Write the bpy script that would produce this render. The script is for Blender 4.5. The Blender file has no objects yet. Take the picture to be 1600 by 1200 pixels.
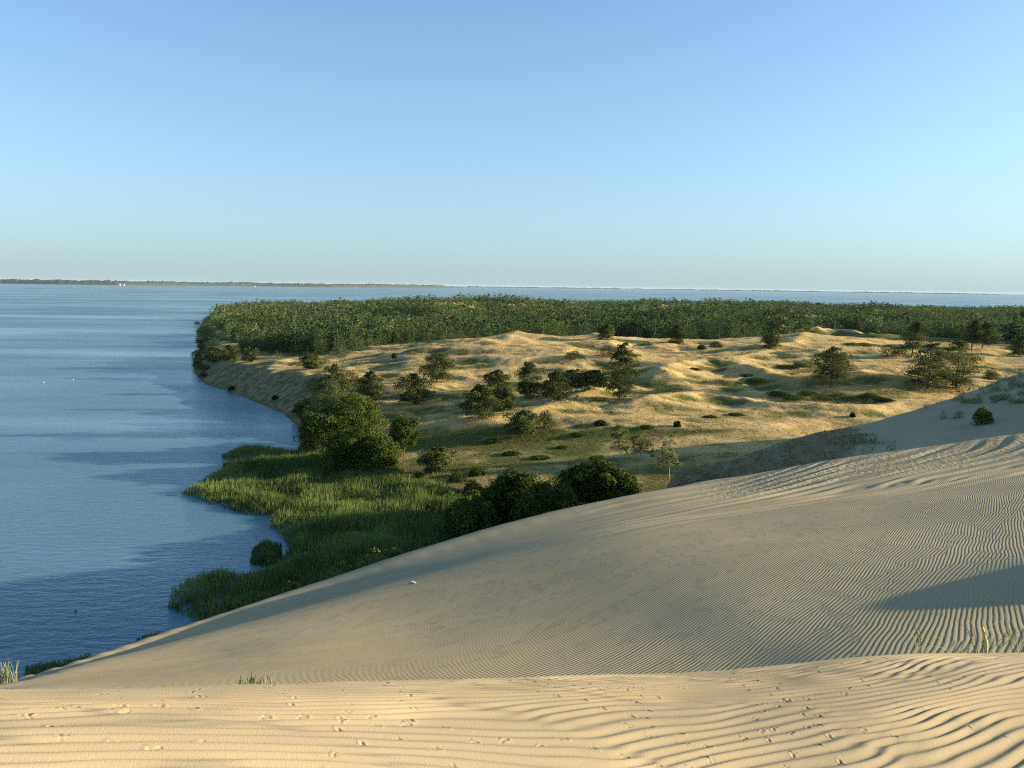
import bpy, math, random
import numpy as np
from mathutils import Matrix, Vector
S = bpy.context.scene
COL = S.collection
R = math.radians
rng = np.random.default_rng(11)

# ------------------------------------------------------------------ camera, sky, sun, exposure
CAM_Z, FPX, PITCH, ROLL = 40.0, 1232.0, R(7.06), R(0.79)
SUN_AZ, SUN_EL = R(86.0), R(12.0)          # clockwise from the view direction (+Y)
cam = bpy.data.cameras.new("camera")
cam.sensor_width = 36.0
cam.lens = 36.0 * FPX / 1600.0
cam.clip_start, cam.clip_end = 0.05, 200000.0
co = bpy.data.objects.new("camera", cam)
COL.objects.link(co)
co.location = (0, 0, CAM_Z)
co.rotation_euler = (Matrix.Rotation(math.pi / 2 - PITCH, 3, 'X') @ Matrix.Rotation(ROLL, 3, 'Z')).to_euler()
S.camera = co
CR = np.array(Matrix.Rotation(math.pi / 2 - PITCH, 3, 'X') @ Matrix.Rotation(ROLL, 3, 'Z'))

w = bpy.data.worlds.new("World")
S.world = w
w.use_nodes = True
wn = w.node_tree.nodes
sky = wn.new("ShaderNodeTexSky")
sky.sky_type = 'NISHITA'
sky.sun_disc = False
sky.sun_elevation = SUN_EL
sky.sun_rotation = SUN_AZ
sky.altitude = 0
sky.air_density, sky.dust_density, sky.ozone_density = 0.75, 1.1, 3.3
wn["Background"].inputs[1].default_value = 0.117
wl = w.node_tree.links
tc = wn.new("ShaderNodeTexCoord"); sp = wn.new("ShaderNodeSeparateXYZ"); wl.new(tc.outputs["Generated"], sp.inputs[0])
m1 = wn.new("ShaderNodeMath"); m1.operation = 'MULTIPLY'; wl.new(sp.outputs[2], m1.inputs[0]); m1.inputs[1].default_value = -1 / 0.19
m2 = wn.new("ShaderNodeMath"); m2.operation = 'EXPONENT'; wl.new(m1.outputs[0], m2.inputs[0])
m3 = wn.new("ShaderNodeMath"); m3.operation = 'MULTIPLY'; m3.use_clamp = True; wl.new(m2.outputs[0], m3.inputs[0]); m3.inputs[1].default_value = 0.90
mx = wn.new("ShaderNodeMix"); mx.data_type = 'RGBA'; wl.new(m3.outputs[0], mx.inputs[0]); tn = wn.new("ShaderNodeVectorMath"); tn.operation = 'MULTIPLY'; wl.new(sky.outputs[0], tn.inputs[0]); tn.inputs[1].default_value = (0.94, 1.03, 0.97)
wl.new(tn.outputs[0], mx.inputs[6])
mx.inputs[7].default_value = (1.50, 1.97, 2.12, 1)          # moist haze low over the water
wl.new(mx.outputs[2], wn["Background"].inputs[0])

sl = bpy.data.lights.new("sun", 'SUN')
sl.energy, sl.angle, sl.color = 5.0, R(0.5), (1.0, 0.835, 0.585)
so = bpy.data.objects.new("sun", sl)
COL.objects.link(so)
sd = Vector((math.sin(SUN_AZ) * math.cos(SUN_EL), math.cos(SUN_AZ) * math.cos(SUN_EL), math.sin(SUN_EL)))
so.rotation_euler = sd.to_track_quat('Z', 'Y').to_euler()
so.location = (60, -30, 90)

S.view_settings.view_transform = 'Standard'
S.view_settings.look = 'None'
S.view_settings.exposure = 1.45
S.view_settings.gamma = 1.0
S.cycles.use_denoising = False
S.cycles.filter_width = 1.1
S.cycles.max_bounces = 6
S.cycles.transparent_max_bounces = 4
S.cycles.volume_bounces = 0

# ------------------------------------------------------------------ numeric helpers
def rays(u, v):
    u = np.asarray(u, float); v = np.asarray(v, float)
    d = np.stack([(u - 800) / FPX, (600 - v) / FPX, -np.ones_like(u)], -1) @ CR.T
    return d
def at(u, v, z):                                # where a sight line meets height z
    d = rays(u, v); t = (z - CAM_Z) / d[..., 2]
    return d[..., 0] * t, d[..., 1] * t
def azel(u, v):                                 # azimuth and tangent of the elevation
    d = rays(u, v)
    return np.arctan2(d[..., 0], d[..., 1]), d[..., 2] / np.hypot(d[..., 0], d[..., 1])

def _hash(ix, iy, seed):
    h = (ix.astype(np.int64) * 374761393 + iy.astype(np.int64) * 668265263 + seed * 974711) & 0xffffffff
    h = ((h ^ (h >> 13)) * 1274126177) & 0xffffffff
    return ((h ^ (h >> 16)) & 0xffff) / 65535.0
def vnoise(x, y, seed=0):                       # value noise, -1..1
    x = np.asarray(x, float); y = np.asarray(y, float)
    ix = np.floor(x); iy = np.floor(y); fx = x - ix; fy = y - iy
    fx = fx * fx * fx * (fx * (fx * 6 - 15) + 10); fy = fy * fy * fy * (fy * (fy * 6 - 15) + 10)
    a = _hash(ix, iy, seed); b = _hash(ix + 1, iy, seed); c = _hash(ix, iy + 1, seed); d = _hash(ix + 1, iy + 1, seed)
    return 2 * ((a + (b - a) * fx) * (1 - fy) + (c + (d - c) * fx) * fy) - 1
def fbm(x, y, seed=0, n=4, g=0.5):
    s = 0.0; a = 1.0; t = 0.0
    for k in range(n):
        s = s + a * vnoise(x * 2 ** k + 17.3 * k, y * 2 ** k - 9.1 * k, seed + k); t += a; a *= g
    return s / t
def smooth(a, b, x):
    t = np.clip((x - a) / (b - a), 0, 1); return t * t * (3 - 2 * t)

class TPS:
    def __init__(s, P, z, lam=0.0):
        s.P = np.asarray(P, float); n = len(s.P)
        K = s.k(s.P) + lam * np.eye(n)
        Q = np.c_[np.ones(n), s.P]
        A = np.block([[K, Q], [Q.T, np.zeros((3, 3))]])
        s.w = np.linalg.solve(A, np.r_[np.asarray(z, float), 0, 0, 0])
    def k(s, X):
        d2 = ((X[:, None, :] - s.P[None]) ** 2).sum(-1)
        return np.where(d2 > 1e-18, 0.5 * d2 * np.log(d2 + 1e-18), 0.0)
    def __call__(s, a, b):
        sh = np.shape(a); X = np.c_[np.ravel(a), np.ravel(b)]
        out = np.empty(len(X))
        for i in range(0, len(X), 40000):
            c = X[i:i + 40000]
            out[i:i + 40000] = s.k(c) @ s.w[:-3] + s.w[-3] + c @ s.w[-2:]
        return out.reshape(sh)

def seg_dist(px, py, poly, vals=None):
    """distance to a polyline, side (+1 left of travel), and interpolated vals"""
    sh = np.shape(px); px = np.ravel(px); py = np.ravel(py)
    best = np.full(px.shape, 1e18); side = np.ones(px.shape); val = np.zeros(px.shape)
    for i in range(len(poly) - 1):
        ax, ay = poly[i]; bx, by = poly[i + 1]
        ex, ey = bx - ax, by - ay; L2 = ex * ex + ey * ey + 1e-12
        t = np.clip(((px - ax) * ex + (py - ay) * ey) / L2, 0, 1)
        dx = px - ax - t * ex; dy = py - ay - t * ey; d2 = dx * dx + dy * dy
        m = d2 < best
        best[m] = d2[m]; side[m] = np.sign(ex * dy - ey * dx)[m]
        if vals is not None: val[m] = (vals[i] + (vals[i + 1] - vals[i]) * t)[m]
    return np.sqrt(best).reshape(sh), side.reshape(sh), val.reshape(sh)
def inside(px, py, poly):
    sh = np.shape(px); px = np.ravel(px); py = np.ravel(py); r = np.zeros(px.shape, bool)
    n = len(poly)
    for i in range(n):
        x1, y1 = poly[i]; x2, y2 = poly[(i + 1) % n]
        c = ((y1 > py) != (y2 > py)) & (px < (x2 - x1) * (py - y1) / (y2 - y1 + 1e-12) + x1)
        r ^= c
    return r.reshape(sh)

# ------------------------------------------------------------------ mesh helpers
def mesh(name, V, faces, mats=None, smooth_=False, attrs=None, fmat=None):
    """faces: list of (n,k) index arrays"""
    me = bpy.data.meshes.new(name)
    V = np.asarray(V, np.float32)
    me.vertices.add(len(V)); me.vertices.foreach_set("co", V.ravel())
    fl = [np.asarray(f, np.int32) for f in faces if len(f)]
    tot = np.concatenate([np.full(len(f), f.shape[1], np.int32) for f in fl])
    lp = np.concatenate([f.ravel() for f in fl])
    me.loops.add(len(lp)); me.loops.foreach_set("vertex_index", lp)
    me.polygons.add(len(tot))
    me.polygons.foreach_set("loop_start", np.r_[0, np.cumsum(tot)[:-1]].astype(np.int32))
    me.polygons.foreach_set("loop_total", tot)
    if smooth_: me.polygons.foreach_set("use_smooth", np.ones(len(tot), bool))
    if fmat is not None: me.polygons.foreach_set("material_index", np.asarray(fmat, np.int32))
    for m in (mats or []): me.materials.append(m)
    for k, a in (attrs or {}).items():
        at_ = me.attributes.new(k, 'FLOAT', 'POINT'); at_.data.foreach_set("value", np.asarray(a, np.float32))
    me.update(calc_edges=True); me.validate()
    return me
def link(name, me, parent=None, loc=None, **props):
    o = bpy.data.objects.new(name, me); COL.objects.link(o)
    if parent: o.parent = parent
    if loc is not None: o.location = loc
    for k, v in props.items(): o[k] = v
    return o
def grid_faces(nr, nc):
    i = np.arange(nr - 1)[:, None] * nc + np.arange(nc - 1)[None]
    i = i.ravel()
    return np.c_[i, i + 1, i + nc + 1, i + nc]

# ------------------------------------------------------------------ material helpers
class NT:
    def __init__(s, name):
        s.m = bpy.data.materials.new(name); s.m.use_nodes = True
        s.t = s.m.node_tree; s.n = s.t.nodes
        s.p = s.n["Principled BSDF"]; s.out = s.n["Material Output"]
    def add(s, typ, ins=None, **kw):
        n = s.n.new("ShaderNode" + typ)
        for k, v in kw.items(): setattr(n, k, v)
        for k, v in (ins or {}).items(): s.set(n, k, v)
        return n
    def set(s, n, k, v):
        if isinstance(v, bpy.types.NodeSocket): s.t.links.new(v, n.inputs[k])
        else: n.inputs[k].default_value = v
    def math(s, op, a, b=0.0, c=None):
        n = s.add("Math", {0: a, 1: b}, operation=op)
        if c is not None: s.set(n, 2, c)
        return n.outputs[0]
    def attr(s, name): return s.add("Attribute", attribute_name=name).outputs["Fac"]
    def noise(s, vec, scale, detail=3.0, rough=0.55, typ='FBM'):
        return s.add("TexNoise", {"Vector": vec, "Scale": scale, "Detail": detail, "Roughness": rough}).outputs["Fac"]
    def map(s, vec, scale=(1, 1, 1), rot=(0, 0, 0)):
        return s.add("Mapping", {"Vector": vec, "Scale": scale, "Rotation": rot}).outputs[0]
    def rng(s, v, a, b, c=0.0, d=1.0):
        n = s.add("MapRange", {0: v, 1: a, 2: b, 3: c, 4: d}); n.clamp = True; return n.outputs[0]
    def mix(s, f, a, b):
        n = s.add("Mix", data_type='RGBA'); 
        s.set(n, 0, f)
        for k, v in ((6, a), (7, b)):
            if not isinstance(v, bpy.types.NodeSocket): v = (*v, 1.0) if len(v) == 3 else v
            s.set(n, k, v)
        return n.outputs[2]
    def bump(s, h, strength=1.0, dist=1.0, normal=None):
        n = s.add("Bump", {"Height": h, "Strength": strength, "Distance": dist})
        if normal is not None: s.set(n, "Normal", normal)
        return n.outputs[0]
    @property
    def pos(s): return s.add("NewGeometry").outputs["Position"]

def foliage(name, dark, light, trans=0.3):
    t = NT(name)
    f = t.attr("tint")
    oi = t.add("ObjectInfo").outputs["Random"]
    f = t.math('ADD', f, t.math('MULTIPLY', t.math('SUBTRACT', oi, 0.5), 0.35))
    c = t.mix(f, dark, light)
    d = t.add("BsdfDiffuse", {0: c}); r = t.add("BsdfTranslucent", {0: c})
    mx = t.add("MixShader", {0: trans, 1: d.outputs[0], 2: r.outputs[0]})
    t.t.links.new(mx.outputs[0], t.out.inputs[0])
    return t.m
def plain(name, col, rough=0.8, var=0.0, scale=6.0):
    t = NT(name)
    if var:
        n = t.noise(t.pos, scale)
        c = t.mix(n, [x * (1 - var) for x in col], [min(1, x * (1 + var)) for x in col])
        t.set(t.p, "Base Color", c)
    else: t.p.inputs["Base Color"].default_value = (*col, 1)
    t.p.inputs["Roughness"].default_value = rough
    return t.m

M_PINE = foliage("pine_needles", (0.018, 0.032, 0.011), (0.140, 0.160, 0.050), 0.25)
M_FOREST = foliage("forest_needles", (0.016, 0.036, 0.013), (0.120, 0.170, 0.055), 0.22)
M_LEAF = foliage("broad_leaves", (0.015, 0.034, 0.007), (0.110, 0.145, 0.028), 0.25)
M_BIRCH = foliage("birch_leaves", (0.070, 0.095, 0.028), (0.19, 0.20, 0.060), 0.4)
M_SHRUB = foliage("shrub_leaves", (0.018, 0.035, 0.010), (0.060, 0.075, 0.022), 0.3)
M_YSHRUB = foliage("willow_leaves", (0.09, 0.12, 0.03), (0.20, 0.21, 0.06), 0.4)
M_REED = foliage("reed_blades", (0.050, 0.080, 0.022), (0.205, 0.255, 0.072), 0.4)
M_DRY = foliage("dry_grass_blades", (0.13, 0.130, 0.035), (0.58, 0.41, 0.15), 0.35)
M_MARRAM = foliage("marram_blades", (0.13, 0.16, 0.07), (0.36, 0.35, 0.17), 0.35)
M_BARK = plain("pine_bark", (0.095, 0.062, 0.042), 0.9, 0.4)
M_PALEBARK = plain("birch_bark", (0.30, 0.27, 0.22), 0.8, 0.3)

# ------------------------------------------------------------------ sand material
def sand_mat(name, ripple):
    t = NT(name)
    P = t.pos
    big = t.noise(P, 0.22, 3)
    fine = t.noise(P, 160.0, 2, 0.7)
    c = t.mix(t.rng(big, 0.3, 0.7), (0.303, 0.250, 0.146), (0.352, 0.292, 0.176))
    c = t.mix(t.rng(fine, 0.35, 0.8, 0.0, 0.35), c, (0.32, 0.24, 0.15))
    if ripple:
        moss = t.attr("moss")
        mn = t.noise(P, 0.55, 5, 0.65)
        mf = t.rng(t.math('ADD', moss, t.math('MULTIPLY', t.math('SUBTRACT', mn, 0.5), 1.2)), 0.42, 0.62)
        mcol = t.mix(t.noise(P, 1.3, 4), (0.125, 0.095, 0.048), (0.25, 0.185, 0.098))
        c = t.mix(mf, c, mcol)
    t.set(t.p, "Base Color", c)
    t.p.inputs["Roughness"].default_value = 0.95
    t.p.inputs["Specular IOR Level"].default_value = 0.1
    nrm = t.bump(fine, 0.35, 0.004)
    if ripple:
        # wind ripples: crest lines run 37 degrees right of the view direction
        hs = []
        for ang, lam, k_ in ((37.0, 0.075, 0.0), (32.0, 0.065, 5.0)):
            q = t.map(P, rot=(0, 0, R(ang)))
            sx = t.add("SeparateXYZ", {0: q}).outputs
            warp1 = t.noise(t.map(q, (0.55, 0.22, 0.3)), 1.0 + 0.1 * k_, 2, 0.5)
            warp2 = t.noise(t.map(q, (2.2, 0.45, 1.0)), 1.0 + 0.1 * k_, 2, 0.5)
            ph = t.math('ADD', t.math('MULTIPLY', sx[0], 2 * math.pi / lam),
                        t.math('ADD', t.math('MULTIPLY', warp1, 17.0), t.math('MULTIPLY', warp2, 4.0)))
            s1 = t.math('SINE', ph)
            s2 = t.math('MULTIPLY', t.math('SINE', t.math('ADD', t.math('MULTIPLY', ph, 2.0), 0.9)), 0.22)
            hs.append(t.math('ADD', s1, s2))
        msk = t.rng(t.noise(t.map(q, (1.0, 0.4, 0.5)), 1.1, 3), 0.45, 0.55)
        hh_ = t.math('ADD', t.math('MULTIPLY', hs[0], msk), t.math('MULTIPLY', hs[1], t.math('SUBTRACT', 1.0, msk)))
        amp = t.rng(t.noise(t.map(q, (0.5, 0.3, 0.3)), 1.0, 3), 0.25, 0.65, 0.6, 1.0)
        amp = t.math('MULTIPLY', amp, t.attr("ripple"))
        nrm = t.bump(t.math('MULTIPLY', hh_, amp), 1.0, 0.0050, nrm)
        nrm = t.bump(t.math('MULTIPLY', mn, moss), 1.0, 0.5, nrm)
        tr = t.noise(P, 3.0, 3, 0.6)
        nrm = t.bump(t.math('MULTIPLY', tr, t.attr("tracks")), 1.0, 0.12, nrm)
    t.set(t.p, "Normal", nrm)
    return t.m
M_SAND = sand_mat("near_sand", False)
M_SAND2 = sand_mat("rippled_sand", True)

# ------------------------------------------------------------------ near sand dune (the one the camera stands on)
nu = np.array([-350, 0, 150, 300, 450, 640, 800, 1000, 1100, 1200, 1280, 1350, 1450, 1600, 1950])
nv = np.array([1086, 1082, 1079, 1075, 1071, 1066, 1062, 1056, 1051.5, 1043, 1034, 1027, 1021.5, 1021.5, 1024])
naz, nt_ = azel(nu, nv)
nr_ = np.interp(nu, [-350, 0, 800, 1300, 1600, 1950], [3.3, 3.4, 3.95, 5.6, 7.2, 7.6])
nz0 = np.interp(nu, [-350, 0, 800, 1600, 1950], [-1.52, -1.54, -1.70, -2.42, -2.52])
def spl(x, xp, fp):                                # smoothed interpolation in azimuth
    o = np.linspace(-0.05, 0.05, 13)
    return np.mean([np.interp(x + k, xp, fp) for k in o], axis=0)
_prn = np.polyfit(naz, nr_, 3); _pz0 = np.polyfit(naz, nz0, 3)
def near_z(az, r):
    az = np.clip(az, R(-43), R(43))
    t = spl(az, naz, nt_); rn = np.polyval(_prn, az); z0 = np.polyval(_pz0, az)
    b = z0 / rn ** 2; a = t - 2 * z0 / rn
    rs = (-0.64 - a) / (2 * b)
    z = np.where(r < rs, z0 + a * r + b * r * r, z0 + a * rs + b * rs * rs - 0.64 * (r - rs))
    return z
def near_disp(x, y):
    # crest lines run to the right and away; two sets meet in forks
    z = 0.0; msk_ = smooth(-0.22, 0.22, fbm(x * 1.1, y * 1.6, 19, 3))
    for th, lam, sd_, wgt in ((R(52.0), 0.076, 3, msk_), (R(60.0), 0.064, 23, 1 - msk_)):
        al = x * math.sin(th) + y * math.cos(th); ac = -x * math.cos(th) + y * math.sin(th)
        warp = 0.30 * vnoise(al * 0.55, ac * 0.7, sd_) + 0.12 * vnoise(al * 1.3, ac * 2.6, sd_ + 1) + 0.034 * vnoise(al * 3.4, ac * 7, sd_ + 2)
        ph = (ac + warp * 0.55 + 0.05 * al) / lam
        f = ph - np.floor(ph)
        prof = np.where(f < 0.54, f / 0.54, (1 - f) / 0.46)      # long face to the camera, short lee behind
        prof = prof * prof * (3 - 2 * prof)
        amp = 0.0075 + 0.0085 * smooth(-0.40, 0.50, fbm(al * 0.6, ac * 3.0, sd_ + 6, 3))
        z = z + wgt * amp * (prof - 0.5)
    z += 0.010 * fbm(al * 0.9, ac * 1.6, 13, 3)
    return z
NA, NRR = 800, 1150
azs = np.concatenate([np.linspace(R(-75), R(-40), 25)[:-1], np.linspace(R(-40), R(42), NA), np.linspace(R(42), R(75), 25)[1:]])
rr = np.concatenate([np.linspace(0.25, 1.7, 30)[:-1], np.geomspace(1.7, 8.0, NRR), np.linspace(8.0, 11, 30)[1:]])
A, RR = np.meshgrid(azs, rr)
X = RR * np.sin(A); Y = RR * np.cos(A)
Z = near_z(A, RR) + near_disp(X, Y) * smooth(0.3, 1.0, RR)
# bird tracks: three toes pressed into the sand, walking in meandering lines
def bird_track(cx, cy, hd, s):
    i0, i1 = np.searchsorted(azs, [math.atan2(cx, cy) - 0.05, math.atan2(cx, cy) + 0.05])
    r0 = math.hypot(cx, cy); j0, j1 = np.searchsorted(rr, [r0 - 0.09, r0 + 0.09])
    if i1 - i0 < 3 or j1 - j0 < 3: return
    xx = X[j0:j1, i0:i1]; yy = Y[j0:j1, i0:i1]
    dz = np.zeros_like(xx)
    for k, (da, L) in enumerate(((0, 1.0), (0.7, 0.85), (-0.7, 0.85), (math.pi, 0.55))):
        ex, ey = math.sin(hd + da) * s * L, math.cos(hd + da) * s * L
        t = np.clip(((xx - cx) * ex + (yy - cy) * ey) / (ex * ex + ey * ey), 0, 1)
        d = np.hypot(xx - cx - t * ex, yy - cy - t * ey)
        dz = np.minimum(dz, -0.0036 * np.exp(-(d / 0.0045) ** 2))
        dz = dz + 0.0016 * np.exp(-((d - 0.011) / 0.005) ** 2)
    Z[j0:j1, i0:i1] += dz
for trail in range(70):
    a0 = rng.uniform(-0.62, 0.64); r0 = rng.uniform(1.9, 5.8)
    x, y = r0 * math.sin(a0), r0 * math.cos(a0); hd = rng.uniform(0, 6.28)
    for k in range(int(rng.integers(5, 14))):
        hd += rng.normal(0, 0.25)
        x += math.sin(hd) * 0.12; y += math.cos(hd) * 0.12
        sgn = 1 if k % 2 else -1
        bird_track(x + sgn * 0.022 * math.cos(hd), y - sgn * 0.022 * math.sin(hd), hd + rng.normal(0, 0.15), rng.uniform(0.018, 0.027))
near_me = mesh("sand_foreground", np.c_[X.ravel(), Y.ravel(), Z.ravel() + CAM_Z], [grid_faces(len(rr), len(azs))[:, ::-1]], [M_SAND], True)
link("sand_foreground", near_me, kind="structure")

# ------------------------------------------------------------------ the big rippled dune and the second dune behind it
ctl = []                                         # azimuth, log r, tan(elevation)
def dc(u, v, r, dz=0.0):
    a, t = azel(u, v); ctl.append((float(a), math.log(r), float(t) + dz / r))
sil = {-250: (1112, 11), 0: (1068, 13), 150: (1021, 18), 300: (974, 24), 450: (925, 30), 640: (862, 36), 800: (815, 42), 1000: (770, 50),
       1150: (747, 56), 1300: (719, 62), 1450: (698, 67), 1600: (677, 72), 1850: (650, 76)}
rise = {-250: [(1118.5, 9), (1117, 9.6), (1114, 10.3)], 0: [(1079, 9.5), (1076, 10.3), (1072, 11.5)], 150: [(1070, 10), (1050, 12.5), (1033, 15)], 300: [(1068, 9.8), (1026, 14), (992, 19)],
        450: [(1064, 9.8), (1008, 14), (952, 21)], 640: [(1060, 9.8), (1000, 14), (905, 23)], 800: [(1056, 9.8), (985, 14), (872, 24)],
        1000: [(1050, 9.8), (970, 13.8), (832, 26)], 1150: [(1042, 9.8), (962, 13.5), (810, 29)],
        1300: [(1027, 9.8), (964, 13.2), (790, 32)], 1450: [(1018, 9.8), (960, 13.2), (772, 34)],
        1600: [(1018, 9.8), (958, 13.2), (752, 36)], 1850: [(1018, 9.8), (955, 13.2), (730, 38)]}
TILT = [1.03, 1.05, 1.04, 1.0, 0.95, 0.92]
spit = {1050: (757, 96), 1150: (717, 100), 1290: (673, 105), 1345: (664, 108), 1400: (649, 112), 1500: (618, 121), 1600: (581, 132), 1850: (520, 140)}
def cub(x, xp, fp):                                # smooth curve through table values
    xp = np.asarray(xp, float); fp = np.asarray(fp, float); m = np.gradient(fp, xp)
    i = int(np.clip(np.searchsorted(xp, x) - 1, 0, len(xp) - 2)); h = xp[i + 1] - xp[i]; t = (x - xp[i]) / h
    return (2 * t ** 3 - 3 * t ** 2 + 1) * fp[i] + (t ** 3 - 2 * t ** 2 + t) * h * m[i] + (-2 * t ** 3 + 3 * t ** 2) * fp[i + 1] + (t ** 3 - t ** 2) * h * m[i + 1]
US = list(sil)
def tilt(u): return float(np.interp(u, [-250, 150, 450, 800, 1300, 1850], TILT))
for u in np.linspace(-250, 1850, 58):
    v = cub(u, US, [sil[k][0] for k in US]); r = cub(u, US, [sil[k][1] for k in US]) * tilt(u)
    a, t = azel(u, v)
    dc(u, v, r); dc(u, v, r * 0.92, -0.010 * r)
    zc = t * r
    if u < 1040:
        for k in (1.25, 1.6, 2.2):
            ctl.append((float(a), math.log(r * k), float((zc - 0.60 * r * (k - 1)) / (r * k))))
    else:
        ctl.append((float(a), math.log(r * 1.16), float(t - 0.9 / (r * 1.16))))
    for n_ in range(3):
        dc(u, cub(u, US, [rise[k][n_][0] for k in US]), cub(u, US, [rise[k][n_][1] for k in US]) * (1 + (tilt(u) - 1) * (0.35, 0.8, 1.0)[n_]))
    vn = float(np.interp(u, nu, nv)); dc(u, vn, 6.8, -0.5)
UP = list(spit)
for u in np.linspace(1050, 1850, 15):
    v = cub(u, UP, [spit[k][0] for k in UP]); r = cub(u, UP, [spit[k][1] for k in UP])
    a, t = azel(u, v); dc(u, v, r)
    dc(u, v, r * 0.93, -0.7)
    for k in (1.2, 1.5):
        ctl.append((float(a), math.log(r * k), float((t * r - 0.5 * r * (k - 1)) / (r * k))))
ctl = np.array(ctl)
SA = 2.4
dune_tps = TPS(np.c_[ctl[:, 0] * SA, ctl[:, 1]], ctl[:, 2], 1e-4)
def dune_rel(az, r):
    az2 = np.clip(az, R(-41), R(41))
    return dune_tps(az2 * SA, np.log(r)) * r - 0.10 * np.maximum(0, np.abs(az) - R(41)) * r
NA2, NR2 = 800, 860
az2 = np.concatenate([np.linspace(R(-75), R(-40), 30)[:-1], np.linspace(R(-40), R(42), NA2), np.linspace(R(42), R(75), 30)[1:]])
rr2 = np.exp(np.linspace(math.log(5.5), math.log(185), NR2))
A2, R2 = np.meshgrid(az2, rr2)
X2 = R2 * np.sin(A2); Y2 = R2 * np.cos(A2)
Z2 = dune_rel(A2, R2)
Z2 += 0.04 * fbm(X2 / 6, Y2 / 6, 31, 2) * smooth(8, 14, R2)
# an unseen shoulder of the dune right of the frame that shades the trough
Z2 += 0.92 * np.exp(-((X2 - 13.9) / 4.6) ** 2 - ((Y2 - 11.4) / 2.7) ** 2)
Z2 = np.maximum(Z2 + CAM_Z, -6.0)

rs2 = np.interp(A2, azel(US, [sil[k][0] for k in US])[0], [sil[k][1] * tilt(k) for k in US])
ucol = 800 + FPX * np.tan(A2)
ripple_a = 1 - smooth(0.62, 0.95, R2 / rs2)
ripple_a *= 1 - 0.40 * smooth(0.0, 0.7, fbm(X2 / 6, Y2 / 6, 41, 2)) * smooth(20, 35, R2)
streak_a = smooth(0.50, 0.62, R2 / rs2) * (1 - smooth(0.93, 1.05, R2 / rs2)) * smooth(850, 1150, ucol)
th = R(52.0)
al2 = X2 * math.sin(th) + Y2 * math.cos(th); ac2 = -X2 * math.cos(th) + Y2 * math.sin(th)
wp = 0.9 * vnoise(al2 / 11, ac2 / 6, 45) + 0.22 * vnoise(al2 / 4, ac2 / 2, 46)
sw = np.sin((ac2 + wp) * 2 * math.pi / 1.45) + 0.5 * np.sin((ac2 + 1.3 * wp) * 2 * math.pi / 0.83 + 1.0)
Z2 += streak_a * (0.042 + 0.034 * fbm(al2 / 6, ac2 / 3, 47, 2)) * sw * (1 - 0.35 * smooth(1400, 1600, ucol))
tracks_a = smooth(0.75, 0.85, R2 / rs2) * (1 - smooth(1.0, 1.05, R2 / rs2)) * smooth(1050, 1200, ucol)
# moss-covered spur between the dunes
el2 = (Z2 - CAM_Z) / R2
moss_a = smooth(1372, 1322, ucol + 26 * fbm(X2 / 3.5, Y2 / 3.5, 43, 3) - 0.22 * (R2 - 100)) * (R2 > rs2 * 1.12)
# trodden trails on the spur stay bare
for tr in ([(1125, 750), (1135, 728), (1160, 715), (1290, 672)], [(1222, 732), (1216, 712), (1213, 697)], [(1060, 762), (1075, 745)]):
    aa, tt = azel([p[0] for p in tr], [p[1] for p in tr])
    d, _, _ = seg_dist(A2, el2, list(zip(aa, tt)))
    moss_a *= 1 - 0.42 * np.exp(-(d / 0.0020) ** 2)
dune_me = mesh("sand_dunes", np.c_[X2.ravel(), Y2.ravel(), Z2.ravel()], [grid_faces(NR2, len(az2))[:, ::-1]], [M_SAND2], True,
               {"ripple": ripple_a.ravel(), "streak": streak_a.ravel(), "moss": moss_a.ravel(), "tracks": tracks_a.ravel()})
link("sand_dunes", dune_me, kind="structure")
def dune_z(x, y):
    return dune_rel(np.arctan2(x, y), np.hypot(x, y)) + CAM_Z

# ------------------------------------------------------------------ the grassy hills and forest floor
shore_px = [(120, 1045), (335, 968), (400, 915), (455, 875), (480, 815), (450, 760), (440, 730), (462, 712), (474, 690), (468, 666), (445, 646), (400, 627),
            (360, 612), (322, 600), (305, 582), (303, 566), (316, 545), (310, 522), (317, 507), (326, 495), (345, 482), (365, 474)]
sx_, sy_ = at([p[0] for p in shore_px], [p[1] for p in shore_px], 0.0)
shore = list(zip(sx_, sy_)) + [(-330, 1500), (-100, 1750), (600, 1850), (1600, 1700)]
landpoly = [(-60, 20)] + shore + [(1600, 20)]
lp = []
def L(u, v, z):
    x, y = at(u, v, z); lp.append((float(x), float(y), z))
for q in """340 590 6.5;400 588 7.2;460 584 8;350 573 7;440 569 7.5;500 600 9;545 612 7;520 740 1;580 722 2;640 712 3;700 730 3;640 790 .6;700 790 1.5;600 765 .8;
560 830 .4;680 840 .6;730 805 1.6;760 745 3;860 725 4.5;960 732 5;1040 747 5.5;1000 768 5;720 700 4.5;800 690 5;900 690 5.5;1000 692 6;1100 692 6.5;1200 682 6.5;1280 668 7;
660 652 5;740 652 6;850 650 7;950 642 7.5;1080 642 8;1200 650 7.5;1350 640 7.5;620 622 7;690 612 8;780 620 8;840 612 9;930 602 10;1060 610 9;1180 612 9;1300 606 11;1400 600 11;1480 602 11;
560 592 9;640 580 11;720 570 12.5;820 570 13.5;920 570 13.5;1040 580 13;1150 590 11;1250 580 12;1350 570 14;1450 576 13;1560 572 13;
600 559 12;680 551 15;760 542 17;850 530 19;920 536 18;1000 552 15;1100 546 15.5;1200 546 16;1290 530 19;1380 536 18;1480 546 16;1580 546 15.5""".replace("\n", "").split(";"):
    L(*map(float, q.split()))
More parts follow.
